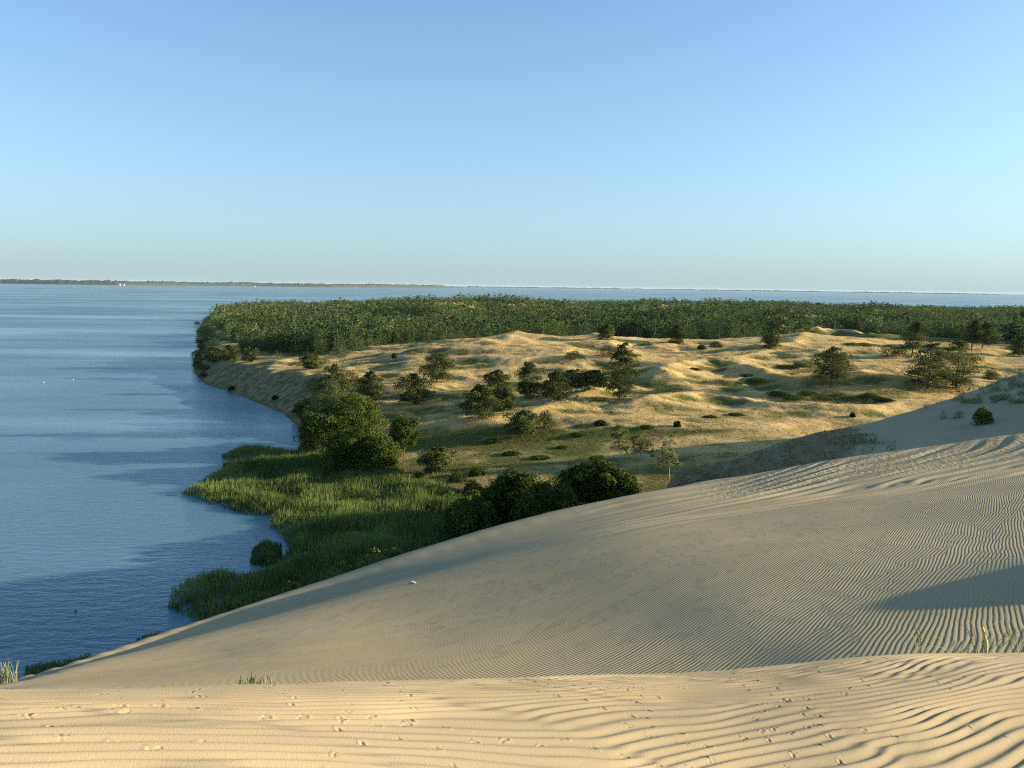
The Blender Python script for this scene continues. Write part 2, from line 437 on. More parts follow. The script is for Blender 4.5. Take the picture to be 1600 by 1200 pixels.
lp += [(-170, 430, 5), (-120, 450, 7), (-60, 440, 9), (0, 430, 10), (80, 430, 10), (160, 420, 12), (260, 420, 12), (360, 420, 12), (400, 250, 10), (300, 200, 8),
       (-190, 650, 6), (-100, 650, 11), (50, 650, 13), (200, 650, 14), (400, 650, 14), (600, 650, 13), (-300, 1000, 6), (-150, 1000, 14), (-60, 950, 18), (100, 1000, 15.5), (300, 1000, 15.5), (500, 1000, 15),
       (800, 1000, 15), (-200, 1400, 4), (200, 1400, 5), (700, 1400, 5), (1200, 1300, 5), (100, 60, 6), (0, 70, 4), (250, 120, 8)]
lp = np.array(lp)
land_tps = TPS(lp[:, :2] / 100.0, lp[:, 2], 0.02)
ridges = []
def ridge(px, h, wf, wb, rnd=1.2):
    """crest line in the photo's pixels; h metres above the base at its middle"""
    us = [p[0] for p in px]; vs = [p[1] for p in px]
    n = len(px); hh = np.array([0.12] + [1.0] * (n - 2) + [0.12]) * h
    z = np.full(n, 10.0)
    for _ in range(12):
        x, y = at(us, vs, z); z = 0.5 * z + 0.5 * (land_tps(x / 100, y / 100) + hh)
    x, y = at(us, vs, z); ridges.append((list(zip(x, y)), hh * 0.95, wf, wb, rnd))
ridge([(575, 556), (640, 549), (720, 538), (790, 531), (850, 523), (905, 528), (960, 539), (1000, 547)], 2.2, 7, 12)
ridge([(640, 560), (730, 550), (800, 549), (880, 552), (950, 557)], 1.6, 5, 9)
ridge([(560, 575), (640, 566), (720, 560), (800, 563), (880, 560), (950, 563), (1010, 566)], 1.5, 4.5, 10)
ridge([(985, 598), (1030, 578), (1070, 560), (1105, 556), (1150, 562), (1195, 580), (1240, 594)], 3.6, 8, 10)
ridge([(1000, 607), (1045, 594), (1085, 590), (1130, 598), (1165, 604)], 1.6, 4, 6)
ridge([(940, 640), (990, 625), (1050, 616), (1100, 612), (1160, 617), (1210, 627), (1280, 633), (1350, 634), (1420, 628)], 2.6, 5, 5)
ridge([(1120, 572), (1165, 556), (1205, 551), (1255, 552), (1300, 562)], 2.8, 4.5, 8)
ridge([(960, 533), (985, 523), (1010, 525), (1040, 533)], 1.8, 5, 6)
ridge([(1010, 548), (1055, 536), (1090, 541), (1120, 548)], 1.6, 4, 7)
ridge([(1110, 557), (1180, 545), (1240, 536), (1295, 525), (1350, 525), (1410, 533)], 2.2, 6, 10)
ridge([(1235, 552), (1300, 545), (1370, 546), (1440, 556)], 1.6, 4, 7)
ridge([(1250, 522), (1275, 512), (1310, 509), (1360, 517), (1410, 526)], 4.5, 9, 9)
ridge([(1180, 598), (1240, 590), (1300, 585), (1360, 584), (1420, 590), (1470, 600)], 3.6, 6, 8)
ridge([(1300, 572), (1380, 566), (1450, 562), (1540, 566)], 1.5, 4, 7)
ridge([(1500, 556), (1540, 552), (1600, 556), (1660, 560)], 1.6, 4, 7)
ridge([(560, 620), (600, 606), (650, 602), (720, 606)], 1.8, 4.5, 8)
ridge([(610, 640), (680, 629), (740, 625), (790, 632)], 1.8, 4, 8)
ridge([(650, 668), (710, 656), (770, 650), (830, 640), (880, 622), (930, 612), (1000, 606)], 2.2, 5, 7)
ridge([(660, 690), (720, 678), (780, 674), (840, 668)], 1.5, 5, 7)
ridge([(700, 715), (760, 703), (830, 700), (890, 706)], 1.3, 5, 7)
ridge([(850, 664), (930, 655), (1010, 655), (1100, 660), (1200, 664), (1290, 657)], 1.1, 4, 6)
ridge([(330, 584), (380, 588), (430, 590), (480, 588), (520, 592)], 0.8, 4, 8)
ridge([(380, 576), (420, 570), (455, 562), (480, 570)], 1.4, 4, 7)

def land_z(x, y, fine=True):
    z = land_tps(x / 100, y / 100)
    for poly, hh, wf, wb, rnd in ridges:
        xs = [p[0] for p in poly]; ys = [p[1] for p in poly]
        m = (x > min(xs) - 45) & (x < max(xs) + 45) & (y > min(ys) - 45) & (y < max(ys) + 45)
        if not m.any(): continue
        d, s, h = seg_dist(x[m], y[m], poly, hh)
        ww = np.where(s > 0, wb, wf)                       # crests are drawn left to right: left side = far side
        z[m] += h * np.exp(-(np.sqrt(d * d + rnd * rnd) - rnd) / ww)
    hum = smooth(150, 240, y) * (1 - 0.5 * smooth(450, 700, y))
    z += (1.5 * (0.5 - np.abs(fbm(x / 34 + 3, y / 20, 51, 2)) * 1.4) + 0.45 * fbm(x / 12, y / 7, 55, 3) + 0.75 * (0.45 - np.abs(fbm(x / 19 + 0.02 * y, y / 8, 57, 2)) * 1.5)) * hum
    z += 0.35 * fbm(x / 9, y / 7, 58, 3)
    z += (6.5 * fbm(x / 85, y / 75, 59, 2) + 2.6 * fbm(x / 34, y / 30, 60, 2)) * smooth(395, 560, y)
    if fine: z += 0.14 * fbm(x / 1.3, y / 1.3, 61, 3)
    d, s, _ = seg_dist(x, y, shore)
    ins = inside(x, y, landpoly)
    sd = np.where(ins, d, -d)
    far = smooth(180, 215, y)                              # bluff shore beyond, marshy shore near the reeds
    prof = np.where(sd > 0, np.where(far > 0.5, 0.25 + 0.62 * sd, 0.05 + 0.07 * sd), 0.12 * sd)
    prof = 0.05 + (0.07 + 0.5 * far) * np.maximum(sd, 0) + 0.14 * np.minimum(sd, 0)
    prof += 0.25 * far * fbm(x / 9, y / 9, 65, 3) * smooth(0, 4, sd)
    k = 0.6
    hmin = np.clip(0.5 + 0.5 * (prof - z) / k, 0, 1)
    z = prof * (1 - hmin) + z * hmin - k * hmin * (1 - hmin)
    z += 26 * np.exp(-((x - 140) / 15) ** 2 - ((y - 165) / 22) ** 2)        # unseen dune added beyond the right edge to shade the meadow
    return np.maximum(z, -3.0)

def axis(segs):
    o = [segs[0][0]]
    for a, b, st in segs: o += list(np.linspace(a, b, max(2, int(round((b - a) / st)) + 1))[1:])
    return np.array(o)
yl = axis([(15, 90, 5), (90, 220, 0.9), (220, 400, 0.8), (400, 520, 1.8), (520, 1000, 8), (1000, 1900, 25)])
xl = axis([(-520, -180, 8), (-180, -60, 1.2), (-60, 230, 0.85), (230, 330, 2.5), (330, 1000, 12), (1000, 1650, 40)])
XL, YL = np.meshgrid(xl, yl)
ZL = land_z(XL.ravel().copy(), YL.ravel().copy()).reshape(XL.shape)

# vegetation cover: greener in hollows and low meadows, golden on open crests
gy, gx = np.gradient(ZL, yl, xl)
def box(a, n):
    k = np.ones(n) / n
    a = np.apply_along_axis(lambda q: np.convolve(np.pad(q, n // 2, mode='edge'), k, mode='valid')[:a.shape[1]], 1, a)
    return np.apply_along_axis(lambda q: np.convolve(np.pad(q, n // 2, mode='edge'), k, mode='valid')[:a.shape[0]], 0, a)
rel = ZL - box(ZL, 17)
green = 0.29 - 0.42 * rel + 0.50 * fbm(XL / 14, YL / 10, 71, 4) + 0.22 * fbm(XL / 3.5, YL / 3.5, 73, 3)
green += 0.36 * (1 - smooth(3, 8.5, ZL)) - 0.22 * smooth(12, 16, ZL)
green += 0.5 * smooth(0.12, 0.4, gy) * smooth(0.25, -0.1, gx * 0)           # greener on steep slopes facing the camera
green += 0.9 * smooth(385, 420, YL + 0.25 * XL) * (1 - np.exp(-((XL - 165) / 45) ** 2 - ((YL - 400) / 45) ** 2))                             # forest floor
heath = smooth(0.1, 0.5, fbm(XL / 9, YL / 5, 77, 4) - 0.35 * smooth(0.0, 1.0, rel))
hx_, hy_ = at(1325, 517, 17.0); heath = np.maximum(heath, np.exp(-((XL - hx_) / 22) ** 2 - ((YL - hy_) / 18) ** 2))
oc = np.exp(-(((XL - float(at(1340, 610, 10)[0])) / 24) ** 2 + ((YL - float(at(1340, 610, 10)[1])) / 12) ** 2))
green += 0.35 * oc * smooth(-0.2, 0.4, fbm(XL / 5, YL / 4, 79, 3)) - 0.1 * oc
bank = smooth(0.25, 0.5, np.hypot(gx, gy)) * smooth(170, 230, YL) * (1 - smooth(-40, -20, XL))
GREEN = np.clip(green, 0, 1)

def hills_mat():
    t = NT("dry_meadow"); P = t.pos
    g = t.attr("green"); he = t.attr("heath"); oc_ = t.attr("ochre"); bk = t.attr("bank")
    n1 = t.noise(P, 0.9, 5, 0.65); n2 = t.noise(P, 0.16, 4); n3 = t.noise(P, 3.5, 3, 0.7)
    gold = t.mix(t.rng(n1, 0.3, 0.72), (0.30, 0.205, 0.070), (0.53, 0.385, 0.155))
    pale = t.mix(t.rng(n3, 0.3, 0.7), (0.42, 0.300, 0.125), (0.60, 0.45, 0.205))
    gold = t.mix(t.rng(n2, 0.40, 0.62), gold, pale)
    gold = t.mix(t.math('MULTIPLY', oc_, 0.75), gold, t.mix(n1, (0.20, 0.125, 0.03), (0.36, 0.235, 0.055)))
    grn = t.mix(t.rng(n1, 0.3, 0.7), (0.060, 0.075, 0.018), (0.150, 0.150, 0.040))
    f = t.rng(t.math('ADD', g, t.math('MULTIPLY', t.math('SUBTRACT', n1, 0.5), 0.7)), 0.36, 0.78)
    c = t.mix(f, gold, grn)
    hf = t.rng(t.math('ADD', he, t.math('MULTIPLY', t.math('SUBTRACT', n3, 0.5), 0.5)), 0.6, 0.95, 0, 0.6)
    c = t.mix(hf, c, t.mix(n1, (0.085, 0.058, 0.034), (0.17, 0.115, 0.06)))
    bc = t.mix(t.rng(t.noise(t.map(P, (0.5, 0.5, 0.12)), 1.0, 4), 0.4, 0.7), (0.19, 0.135, 0.066), (0.31, 0.235, 0.13))
    bc = t.mix(t.rng(t.noise(P, 0.35, 4), 0.47, 0.60), bc, (0.095, 0.100, 0.034))
    c = t.mix(bk, c, bc)
    t.set(t.p, "Base Color", c)
    t.p.inputs["Roughness"].default_value = 1.0
    t.p.inputs["Specular IOR Level"].default_value = 0.05
    t.set(t.p, "Normal", t.bump(t.math('MULTIPLY', t.math('ADD', n1, t.math('MULTIPLY', n3, 0.4)), t.math('SUBTRACT', 1.0, t.math('MULTIPLY', bk, 0.85))), 1.0, 0.20))
    return t.m
M_HILL = hills_mat()
hill_me = mesh("grassy_hills", np.c_[XL.ravel(), YL.ravel(), ZL.ravel()], [grid_faces(len(yl), len(xl))], [M_HILL], True,
               {"green": GREEN.ravel(), "heath": heath.ravel(), "ochre": oc.ravel(), "bank": bank.ravel()})
link("grassy_hills", hill_me, kind="structure")
def interp_grid(G, x, y):
    i = np.clip(np.searchsorted(xl, x) - 1, 0, len(xl) - 2); j = np.clip(np.searchsorted(yl, y) - 1, 0, len(yl) - 2)
    fx = np.clip((x - xl[i]) / (xl[i + 1] - xl[i]), 0, 1); fy = np.clip((y - yl[j]) / (yl[j + 1] - yl[j]), 0, 1)
    return (G[j, i] * (1 - fx) + G[j, i + 1] * fx) * (1 - fy) + (G[j + 1, i] * (1 - fx) + G[j + 1, i + 1] * fx) * fy
def gz(x, y): return interp_grid(ZL, np.asarray(x, float), np.asarray(y, float))
def hit(u, v, r0=70.0, r1=1500.0):
    """the ground point the photo shows at a pixel (hills only)"""
    d = rays(u, v); s = np.linspace(r0, r1, 6000) / math.hypot(d[0], d[1])
    x, y, z = d[0] * s, d[1] * s, CAM_Z + d[2] * s
    k = np.nonzero(z < np.maximum(gz(x, y), 0.0))[0]
    k = k[0] if len(k) else -1
    return float(x[k]), float(y[k]), float(max(gz(x[k], y[k]), 0.0))

# ------------------------------------------------------------------ water
def water_mat():
    t = NT("lagoon_water"); P = t.pos
    sep = t.add("SeparateXYZ", {0: P}).outputs
    streak = t.noise(t.map(P, (0.0035, 0.013, 1), (0, 0, R(-14))), 1.0, 5, 0.6)
    streak2 = t.noise(t.map(P, (0.0009, 0.0045, 1), (0, 0, R(6))), 1.0, 4, 0.6)
    sf = t.rng(t.math('ADD', t.math('MULTIPLY', streak, 0.55), t.math('MULTIPLY', streak2, 0.45)), 0.43, 0.60)
    w1 = t.noise(t.map(P, (0.32, 0.85, 1), (0, 0, R(-18))), 1.0, 4, 0.55)
    w2 = t.noise(t.map(P, (1.2, 2.6, 1), (0, 0, R(12))), 1.0, 3, 0.6)
    h = t.math('ADD', t.math('MULTIPLY', w1, 0.6), t.math('MULTIPLY', w2, 0.22))
    st = t.math('MULTIPLY', t.rng(sf, 0.0, 1.0, 0.80, 0.30), t.rng(sep[1], 300.0, 2500.0, 1.0, 1.9))
    nr = t.bump(h, st, 0.6)
    body = t.add("BsdfDiffuse", {0: (0.070, 0.162, 0.200, 1)})
    gl = t.add("BsdfGlossy", {0: (1, 1, 1, 1), "Roughness": t.rng(sf, 0, 1, 0.20, 0.07), "Normal": nr})
    fr = t.add("Fresnel", {0: 1.333, "Normal": nr}).outputs[0]
    fr = t.math('MULTIPLY', fr, t.math('ADD', 0.80, t.math('MULTIPLY', sf, 0.48)))
    # facets of a rippled surface never all lie flat: far water mirrors only part of the low sky
    fr = t.math('MINIMUM', fr, t.math('ADD', 0.24, t.math('MULTIPLY', sf, 0.36)))
    mx_ = t.add("MixShader", {0: fr, 1: body.outputs[0], 2: gl.outputs[0]})
    t.t.links.new(mx_.outputs[0], t.out.inputs[0])
    return t.m
wv = np.array([(-60000, -500, 0), (60000, -500, 0), (60000, 70000, 0), (-60000, 70000, 0)], float)
link("lagoon_water", mesh("lagoon_water", wv, [np.array([[0, 1, 2, 3]])], [water_mat()]), kind="structure")

# ------------------------------------------------------------------ far shores across the lagoon
M_FAR = NT("far_woods")
M_FAR.set(M_FAR.p, "Base Color", M_FAR.mix(M_FAR.noise(M_FAR.pos, 0.006, 4), (0.018, 0.028, 0.020), (0.040, 0.048, 0.032)))
M_FAR.p.inputs["Roughness"].default_value = 1.0
M_FAR = M_FAR.m
def far_shore(name, us, vbase, vtop, depth, seed):
    n = 900
    u = np.linspace(us[0], us[-1], n)
    vb = np.interp(u, us, vbase); vt = np.interp(u, us, vtop)
    x, y = at(u, vb, 0.0)
    d = rays(u, vt); zt = CAM_Z + d[:, 2] * (y + depth * 0.5) / d[:, 1]
    k = np.hypot(x, y)
    zt = np.maximum(3, zt + (7 * fbm(u / 9, u * 0, seed, 3) + 4 * vnoise(u * 1.3, u * 0, seed + 5)) * k / 9000)
    rows = []
    for f, hgt in ((0, -0.5), (0.03, 0.0), (0.035, 0.55), (0.3, 0.8), (0.5, 1.0), (0.8, 0.7), (1.0, -0.1)):
        s = 1 + depth * f / k
        hh = np.where(hgt > 0, hgt * zt * (1 + 0.12 * vnoise(u * 0.9, u * 0 + f * 9, seed + 9)), hgt)
        rows.append(np.c_[x * s, y * s, hh + (1.2 if hgt == 0 else 0)])
    V = np.concatenate(rows)
    link(name, mesh(name, V, [grid_faces(len(rows), n)], [M_FAR], True), kind="structure")
far_shore("far_shore", [-150, 0, 90, 180, 300, 400, 520, 600, 680, 735], [442, 443, 444.2, 445.3, 446.2, 447.2, 448.6, 449.2, 449.8, 449.9],
          [435, 436, 437.2, 438.7, 440.5, 441.5, 443.6, 443.8, 445.4, 449.2], 900, 3)
far_shore("far_shore", [730, 900, 1100, 1300, 1500, 1570], [448.6, 451.0, 453.7, 456.6, 459.6, 460.7], [447.2, 449.6, 452.3, 455.2, 458.4, 460.2], 1500, 7)

# ------------------------------------------------------------------ plants
def tube(path, rad, sides=6):
    path = np.asarray(path, float); n = len(path); V = []
    for i in range(n):
        t = path[min(i + 1, n - 1)] - path[max(i - 1, 0)]; t /= np.linalg.norm(t) + 1e-9
        a = np.cross(t, [0.31, 0.95, 0.1] if abs(t[2]) > 0.5 else [0, 0, 1]); a /= np.linalg.norm(a); b = np.cross(t, a)
        th = np.arange(sides) * 2 * math.pi / sides
        V.append(path[i] + rad[i] * (np.cos(th)[:, None] * a + np.sin(th)[:, None] * b))
    F = []
    for i in range(n - 1):
        for k in range(sides):
            F.append((i * sides + k, i * sides + (k + 1) % sides, (i + 1) * sides + (k + 1) % sides, (i + 1) * sides + k))
    return np.concatenate(V), np.array(F)
class Build:
    def __init__(s): s.V = []; s.F = []; s.n = 0; s.T = []
    def add(s, V, F, tint=None):
        s.V.append(V); s.F.append(np.asarray(F) + s.n); s.n += len(V)
        s.T.append(np.full(len(V), 0.5) if tint is None else np.broadcast_to(tint, (len(V),)) if np.ndim(tint) == 0 else tint)
    def mesh(s, name, mat, smooth_=False):
        fs = {}
        for f in s.F: fs.setdefault(f.shape[1], []).append(f)
        return mesh(name, np.concatenate(s.V), [np.concatenate(v) for v in fs.values()], [mat], smooth_, {"tint": np.concatenate(s.T)})
def leaves(g, C, N, size, tint, jit=0.7, aspect=0.6):
    """C (n,3) centres, N outward directions: kite-shaped leaf sprays"""
    n = len(C)
    d = N + g.normal(0, jit, (n, 3)); d /= np.linalg.norm(d, axis=1, keepdims=True) + 1e-9
    a = np.cross(d, g.normal(0, 1, (n, 3))); a /= np.linalg.norm(a, axis=1, keepdims=True) + 1e-9
    b = np.cross(d, a)
    s = size * g.uniform(0.6, 1.35, (n, 1))
    V = np.stack([C - a * s * 0.5, C + b * s * aspect * 0.5 + d * s * 0.08, C + a * s * 0.5, C - b * s * aspect * 0.5 + d * s * 0.08], 1).reshape(-1, 3)
    F = np.arange(4 * n).reshape(n, 4)
    return V, F, np.repeat(tint, 4)
def clump(g, bld, c, rad, n, size, tint, jit=0.55, lower=0.35, aspect=0.6):
    d = g.normal(0, 1, (n, 3)); d /= np.linalg.norm(d, axis=1, keepdims=True)
    d[:, 2] = np.where(d[:, 2] < -lower, -d[:, 2], d[:, 2])
    r = g.uniform(0.25, 1.0, (n, 1)) ** 0.45
    C = np.asarray(c) + d * r * np.asarray(rad)
    V, F, T = leaves(g, C, d, size, np.clip(tint + g.normal(0, 0.16, n), 0, 1), jit, aspect)
    bld.add(V, F, T)

def gen_pine(seed, h, width, base=0.05, dens=1.0, leaf=0.34, flat=0.6, lean=0.06, round_=False):
    g = np.random.default_rng(seed); tr = Build(); cr = Build()
    tp = [np.array([0, 0, -0.3])]; ang = g.uniform(0, 6.28)
    for k in range(1, 7):
        f = k / 6
        tp.append(np.array([math.cos(ang) * lean * h * f * f + g.normal(0, 0.012 * h), math.sin(ang) * lean * h * f * f + g.normal(0, 0.012 * h), h * 0.96 * f]))
    tp = np.array(tp)
    r0 = 0.022 * h + 0.03
    V, F = tube(tp, np.linspace(r0, 0.03, 7), 7); tr.add(V, F)
    nb = int(24 * dens + 10)
    for i in range(nb):
        f = base + (1 - base) * (i + g.uniform(0, 0.8)) / nb
        f = min(f, 0.99)
        if round_: prof = math.sqrt(max(0.03, 1 - ((f - base) / (1 - base) * 1.75 - 0.75) ** 2 if f > 0.4 else 0.9))
        else: prof = (0.55 + 0.6 * math.sin(math.pi * min(1, (f - base) / (1 - base) * 0.85 + 0.12))) * (1 - 0.62 * smooth(0.55, 1.0, f)) 
        L_ = 0.5 * width * prof * g.uniform(0.55, 1.12)
        th = i * 2.4 + g.uniform(-0.5, 0.5)
        o = np.array([np.interp(f * h, tp[:, 2], tp[:, 0]), np.interp(f * h, tp[:, 2], tp[:, 1]), f * h])
        up = g.uniform(-0.12, 0.35)
        e = o + np.array([math.cos(th) * L_, math.sin(th) * L_, up * L_])
        m_ = (o + e) / 2 + np.array([0, 0, -0.06 * L_])
        V, F = tube([o, m_, e], [r0 * 0.32 * (1.1 - f) + 0.012, r0 * 0.2 * (1.1 - f) + 0.01, 0.008], 4); tr.add(V, F)
        tint = g.uniform(0.15, 0.75)
        for q, sc in ((0.45, 0.62), (0.8, 0.8), (1.02, 0.6)):
            if g.random() < 0.12: continue
            c = o + (e - o) * q + g.normal(0, 0.06 * L_, 3) + np.array([0, 0, 0.05 * h * 0.3])
            rr_ = max(0.40, 0.46 * L_ * sc + 0.045 * h)
            clump(g, cr, c, (rr_, rr_, rr_ * flat), int(62 * (0.6 + 0.6 * rr_)), leaf, tint, 0.8, 0.5)
    clump(g, cr, tp[-1] + [0, 0, 0.0], (0.06 * h, 0.06 * h, 0.06 * h), int(46 * dens), leaf, 0.5)
    return tr, cr
def gen_broad(seed, h, width, leaf=0.36, lobes=26, per=120, base=0.15, droop=0.0, r0=None):
    g = np.random.default_rng(seed); tr = Build(); cr = Build()
    r0 = r0 or 0.024 * h + 0.04
    top = np.array([g.normal(0, .05) * h, g.normal(0, .05) * h, h * 0.62])
    V, F = tube([[0, 0, -0.4], top * 0.35 + [0.1, 0, 0], top * 0.7, top], [r0, r0 * 0.8, r0 * 0.55, r0 * 0.3], 8); tr.add(V, F)
    for i in range(lobes):
        f = (i + 0.5) / lobes
        ph = math.acos(1 - 2 * (0.02 + 0.83 * f)); th = i * 2.399 + g.normal(0, 0.25)
        k = g.uniform(0.66, 1.0)
        c = np.array([math.sin(ph) * math.cos(th) * width * 0.40 * k, math.sin(ph) * math.sin(th) * width * 0.40 * k,
                      h * (base + 0.5 * (1 - base)) + math.cos(ph) * h * 0.5 * (1 - base) * k * 0.86])
        rr_ = width * g.uniform(0.13, 0.20)
        o = top * g.uniform(0.3, 0.95)
        V, F = tube([o, (o + c) / 2 + [0, 0, 0.04 * h], c], [r0 * 0.4, r0 * 0.22, 0.015], 4); tr.add(V, F)
        clump(g, cr, c, (rr_, rr_, rr_ * (0.78 + droop)), per, leaf, g.uniform(0.1, 0.75), 0.4, 0.55)
        for _ in range(2):
            c2 = c + g.normal(0, 0.55 * rr_, 3); clump(g, cr, c2, (rr_ * 0.6,) * 3, per // 3, leaf, g.uniform(0.2, 0.85), 0.7)
    return tr, cr
def gen_birch(seed, h, width):
    g = np.random.default_rng(seed); tr = Build(); cr = Build()
    tp = np.array([[0, 0, -0.3], [0.05, 0.02, h * .35], [0.12, 0, h * .7], [0.1, 0.05, h * .97]])
    V, F = tube(tp, [0.09, 0.07, 0.045, 0.02], 6); tr.add(V, F)
    for i in range(44):
        f = g.uniform(0.28, 0.98); th = g.uniform(0, 6.28); L_ = width * 0.5 * (1.12 - 0.75 * max(0, f - 0.45)) * g.uniform(0.5, 1)
        o = np.array([0.1 * f, 0.02, f * h]); e = o + [math.cos(th) * L_, math.sin(th) * L_, 0.30 * L_]
        e2 = e + [math.cos(th) * 0.15 * L_, math.sin(th) * 0.15 * L_, -0.4 * L_]
        V, F = tube([o, (o + e) / 2 + [0, 0, .1], e, e2], [0.05, 0.035, 0.02, 0.01], 4); tr.add(V, F)
        clump(g, cr, (e + o) / 2, (0.45 * L_, 0.45 * L_, 0.4), 26, 0.26, g.uniform(0.2, 0.9), 1.0)
        clump(g, cr, e2, (0.4, 0.4, 0.55), 36, 0.25, g.uniform(0.3, 0.9), 1.0)
    return tr, cr
def gen_bush(seed, h, width, leaf=0.28, lobes=14, per=90):
    g = np.random.default_rng(seed); tr = Build(); cr = Build()
    for i in range(lobes):
        th = i * 2.4; rad = width * 0.36 * math.sqrt((i + 0.3) / lobes); zz = h * (0.72 - 0.5 * ((i + .3) / lobes) ** 1.5) * g.uniform(0.8, 1.12)
        c = np.array([math.cos(th) * rad, math.sin(th) * rad, zz]); rr_ = width * g.uniform(0.13, 0.2)
        V, F = tube([[0, 0, -0.2], c * [0.4, 0.4, 0.5], c], [0.05, 0.035, 0.01], 4); tr.add(V, F)
        clump(g, cr, c, (rr_, rr_, min(rr_, h * 0.3)), per, leaf, g.uniform(0.1, 0.8), 0.7, 0.7)
        clump(g, cr, c * [1.05, 1.05, 0.4], (rr_, rr_, h * 0.25), per // 2, leaf, g.uniform(0.1, 0.6), 0.7, 0.7)
    return tr, cr
def gen_column(seed, h, width):
    g = np.random.default_rng(seed); tr = Build(); cr = Build()
    V, F = tube([[0, 0, -0.3], [0, 0.03, h * 0.5], [0.05, 0, h * 0.95]], [0.12, 0.08, 0.02], 6); tr.add(V, F)
    for i in range(22):
        f = (i + 0.5) / 22; rr_ = width * 0.5 * (0.35 + 0.75 * math.sin(math.pi * min(1, f * 0.8 + 0.15))) * 0.62
        th = i * 2.4; c = [math.cos(th) * rr_ * 0.8, math.sin(th) * rr_ * 0.8, h * (0.12 + 0.85 * f)]
        clump(g, cr, c, (rr_, rr_, 0.09 * h), 60, 0.28, g.uniform(0.2, 0.85), 0.7, 0.6)
    return tr, cr

GEN = {
    'pine': (lambda s, h, w: gen_pine(s, h, w, 0.04, 1.3, 0.36), M_PINE, M_BARK),
    'roundpine': (lambda s, h, w: gen_pine(s, h, w, 0.04, 1.4, 0.36, 0.8, 0.02, True), M_PINE, M_BARK),
    'tallpine': (lambda s, h, w: gen_pine(s, h, w, 0.04, 1.6, 0.36, 0.6, 0.08), M_PINE, M_BARK),
    'openpine': (lambda s, h, w: gen_pine(s, h, w, 0.20, 1.35, 0.36, 0.65, 0.1), M_PINE, M_BARK),
    'broad': (lambda s, h, w: gen_broad(s, h, w, 0.36, 34, 130), M_LEAF, M_BARK),
    'oak': (lambda s, h, w: gen_broad(s, h, w, 0.38, 50, 200, 0.0), M_LEAF, M_BARK),
    'trunkbroad': (lambda s, h, w: gen_broad(s, h, w, 0.36, 30, 150, 0.2, 0.0, 0.14), M_LEAF, M_BARK),
    'birch': (gen_birch, M_BIRCH, M_PALEBARK),
    'bush': (lambda s, h, w: gen_bush(s, h, w), M_SHRUB, M_BARK),
    'greenbush': (lambda s, h, w: gen_bush(s, h, w, 0.24), M_LEAF, M_BARK),
    'ybush': (lambda s, h, w: gen_bush(s, h, w, 0.13, 12, 60), M_YSHRUB, M_BARK),
    'willow': (lambda s, h, w: gen_bush(s, h, w, 0.22, 14, 80), M_YSHRUB, M_BARK),
    'column': (gen_column, M_BIRCH, M_BARK),
}
NAME = {'pine': ('pine_tree', 'pine tree'), 'roundpine': ('pine_tree', 'pine tree'), 'tallpine': ('pine_tree', 'pine tree'), 'openpine': ('pine_tree', 'pine tree'),
        'broad': ('deciduous_tree', 'tree'), 'oak': ('deciduous_tree', 'tree'), 'trunkbroad': ('deciduous_tree', 'tree'), 'birch': ('birch_tree', 'birch tree'),
        'bush': ('juniper_bush', 'bush'), 'greenbush': ('leafy_bush', 'bush'), 'ybush': ('leafy_bush', 'bush'), 'willow': ('willow_bush', 'bush'), 'column': ('poplar_tree', 'tree')}
_seed = [100]
def plant(kind, loc, h, wdt, label, group=None):
    _seed[0] += 1
    fn, leafm, barkm = GEN[kind]; nm, cat = NAME[kind]
    tr, cr = fn(_seed[0], h, wdt)
    root = bpy.data.objects.new(nm, None); COL.objects.link(root); root.location = loc
    root['label'] = label; root['category'] = cat
    if group: root['group'] = group
    link("stem" if cat == 'bush' else "trunk", tr.mesh("trunk", barkm, True), root)
    link("foliage" if cat == 'bush' else "crown", cr.mesh("crown", leafm), root)
    return root
def plant_px(kind, u, v, hp, wp, label, group=None):
    x, y, z = hit(u, v); k = math.hypot(x, y) / FPX
    return plant(kind, (x, y, z - 0.1), hp * k, wp * k, label, group)

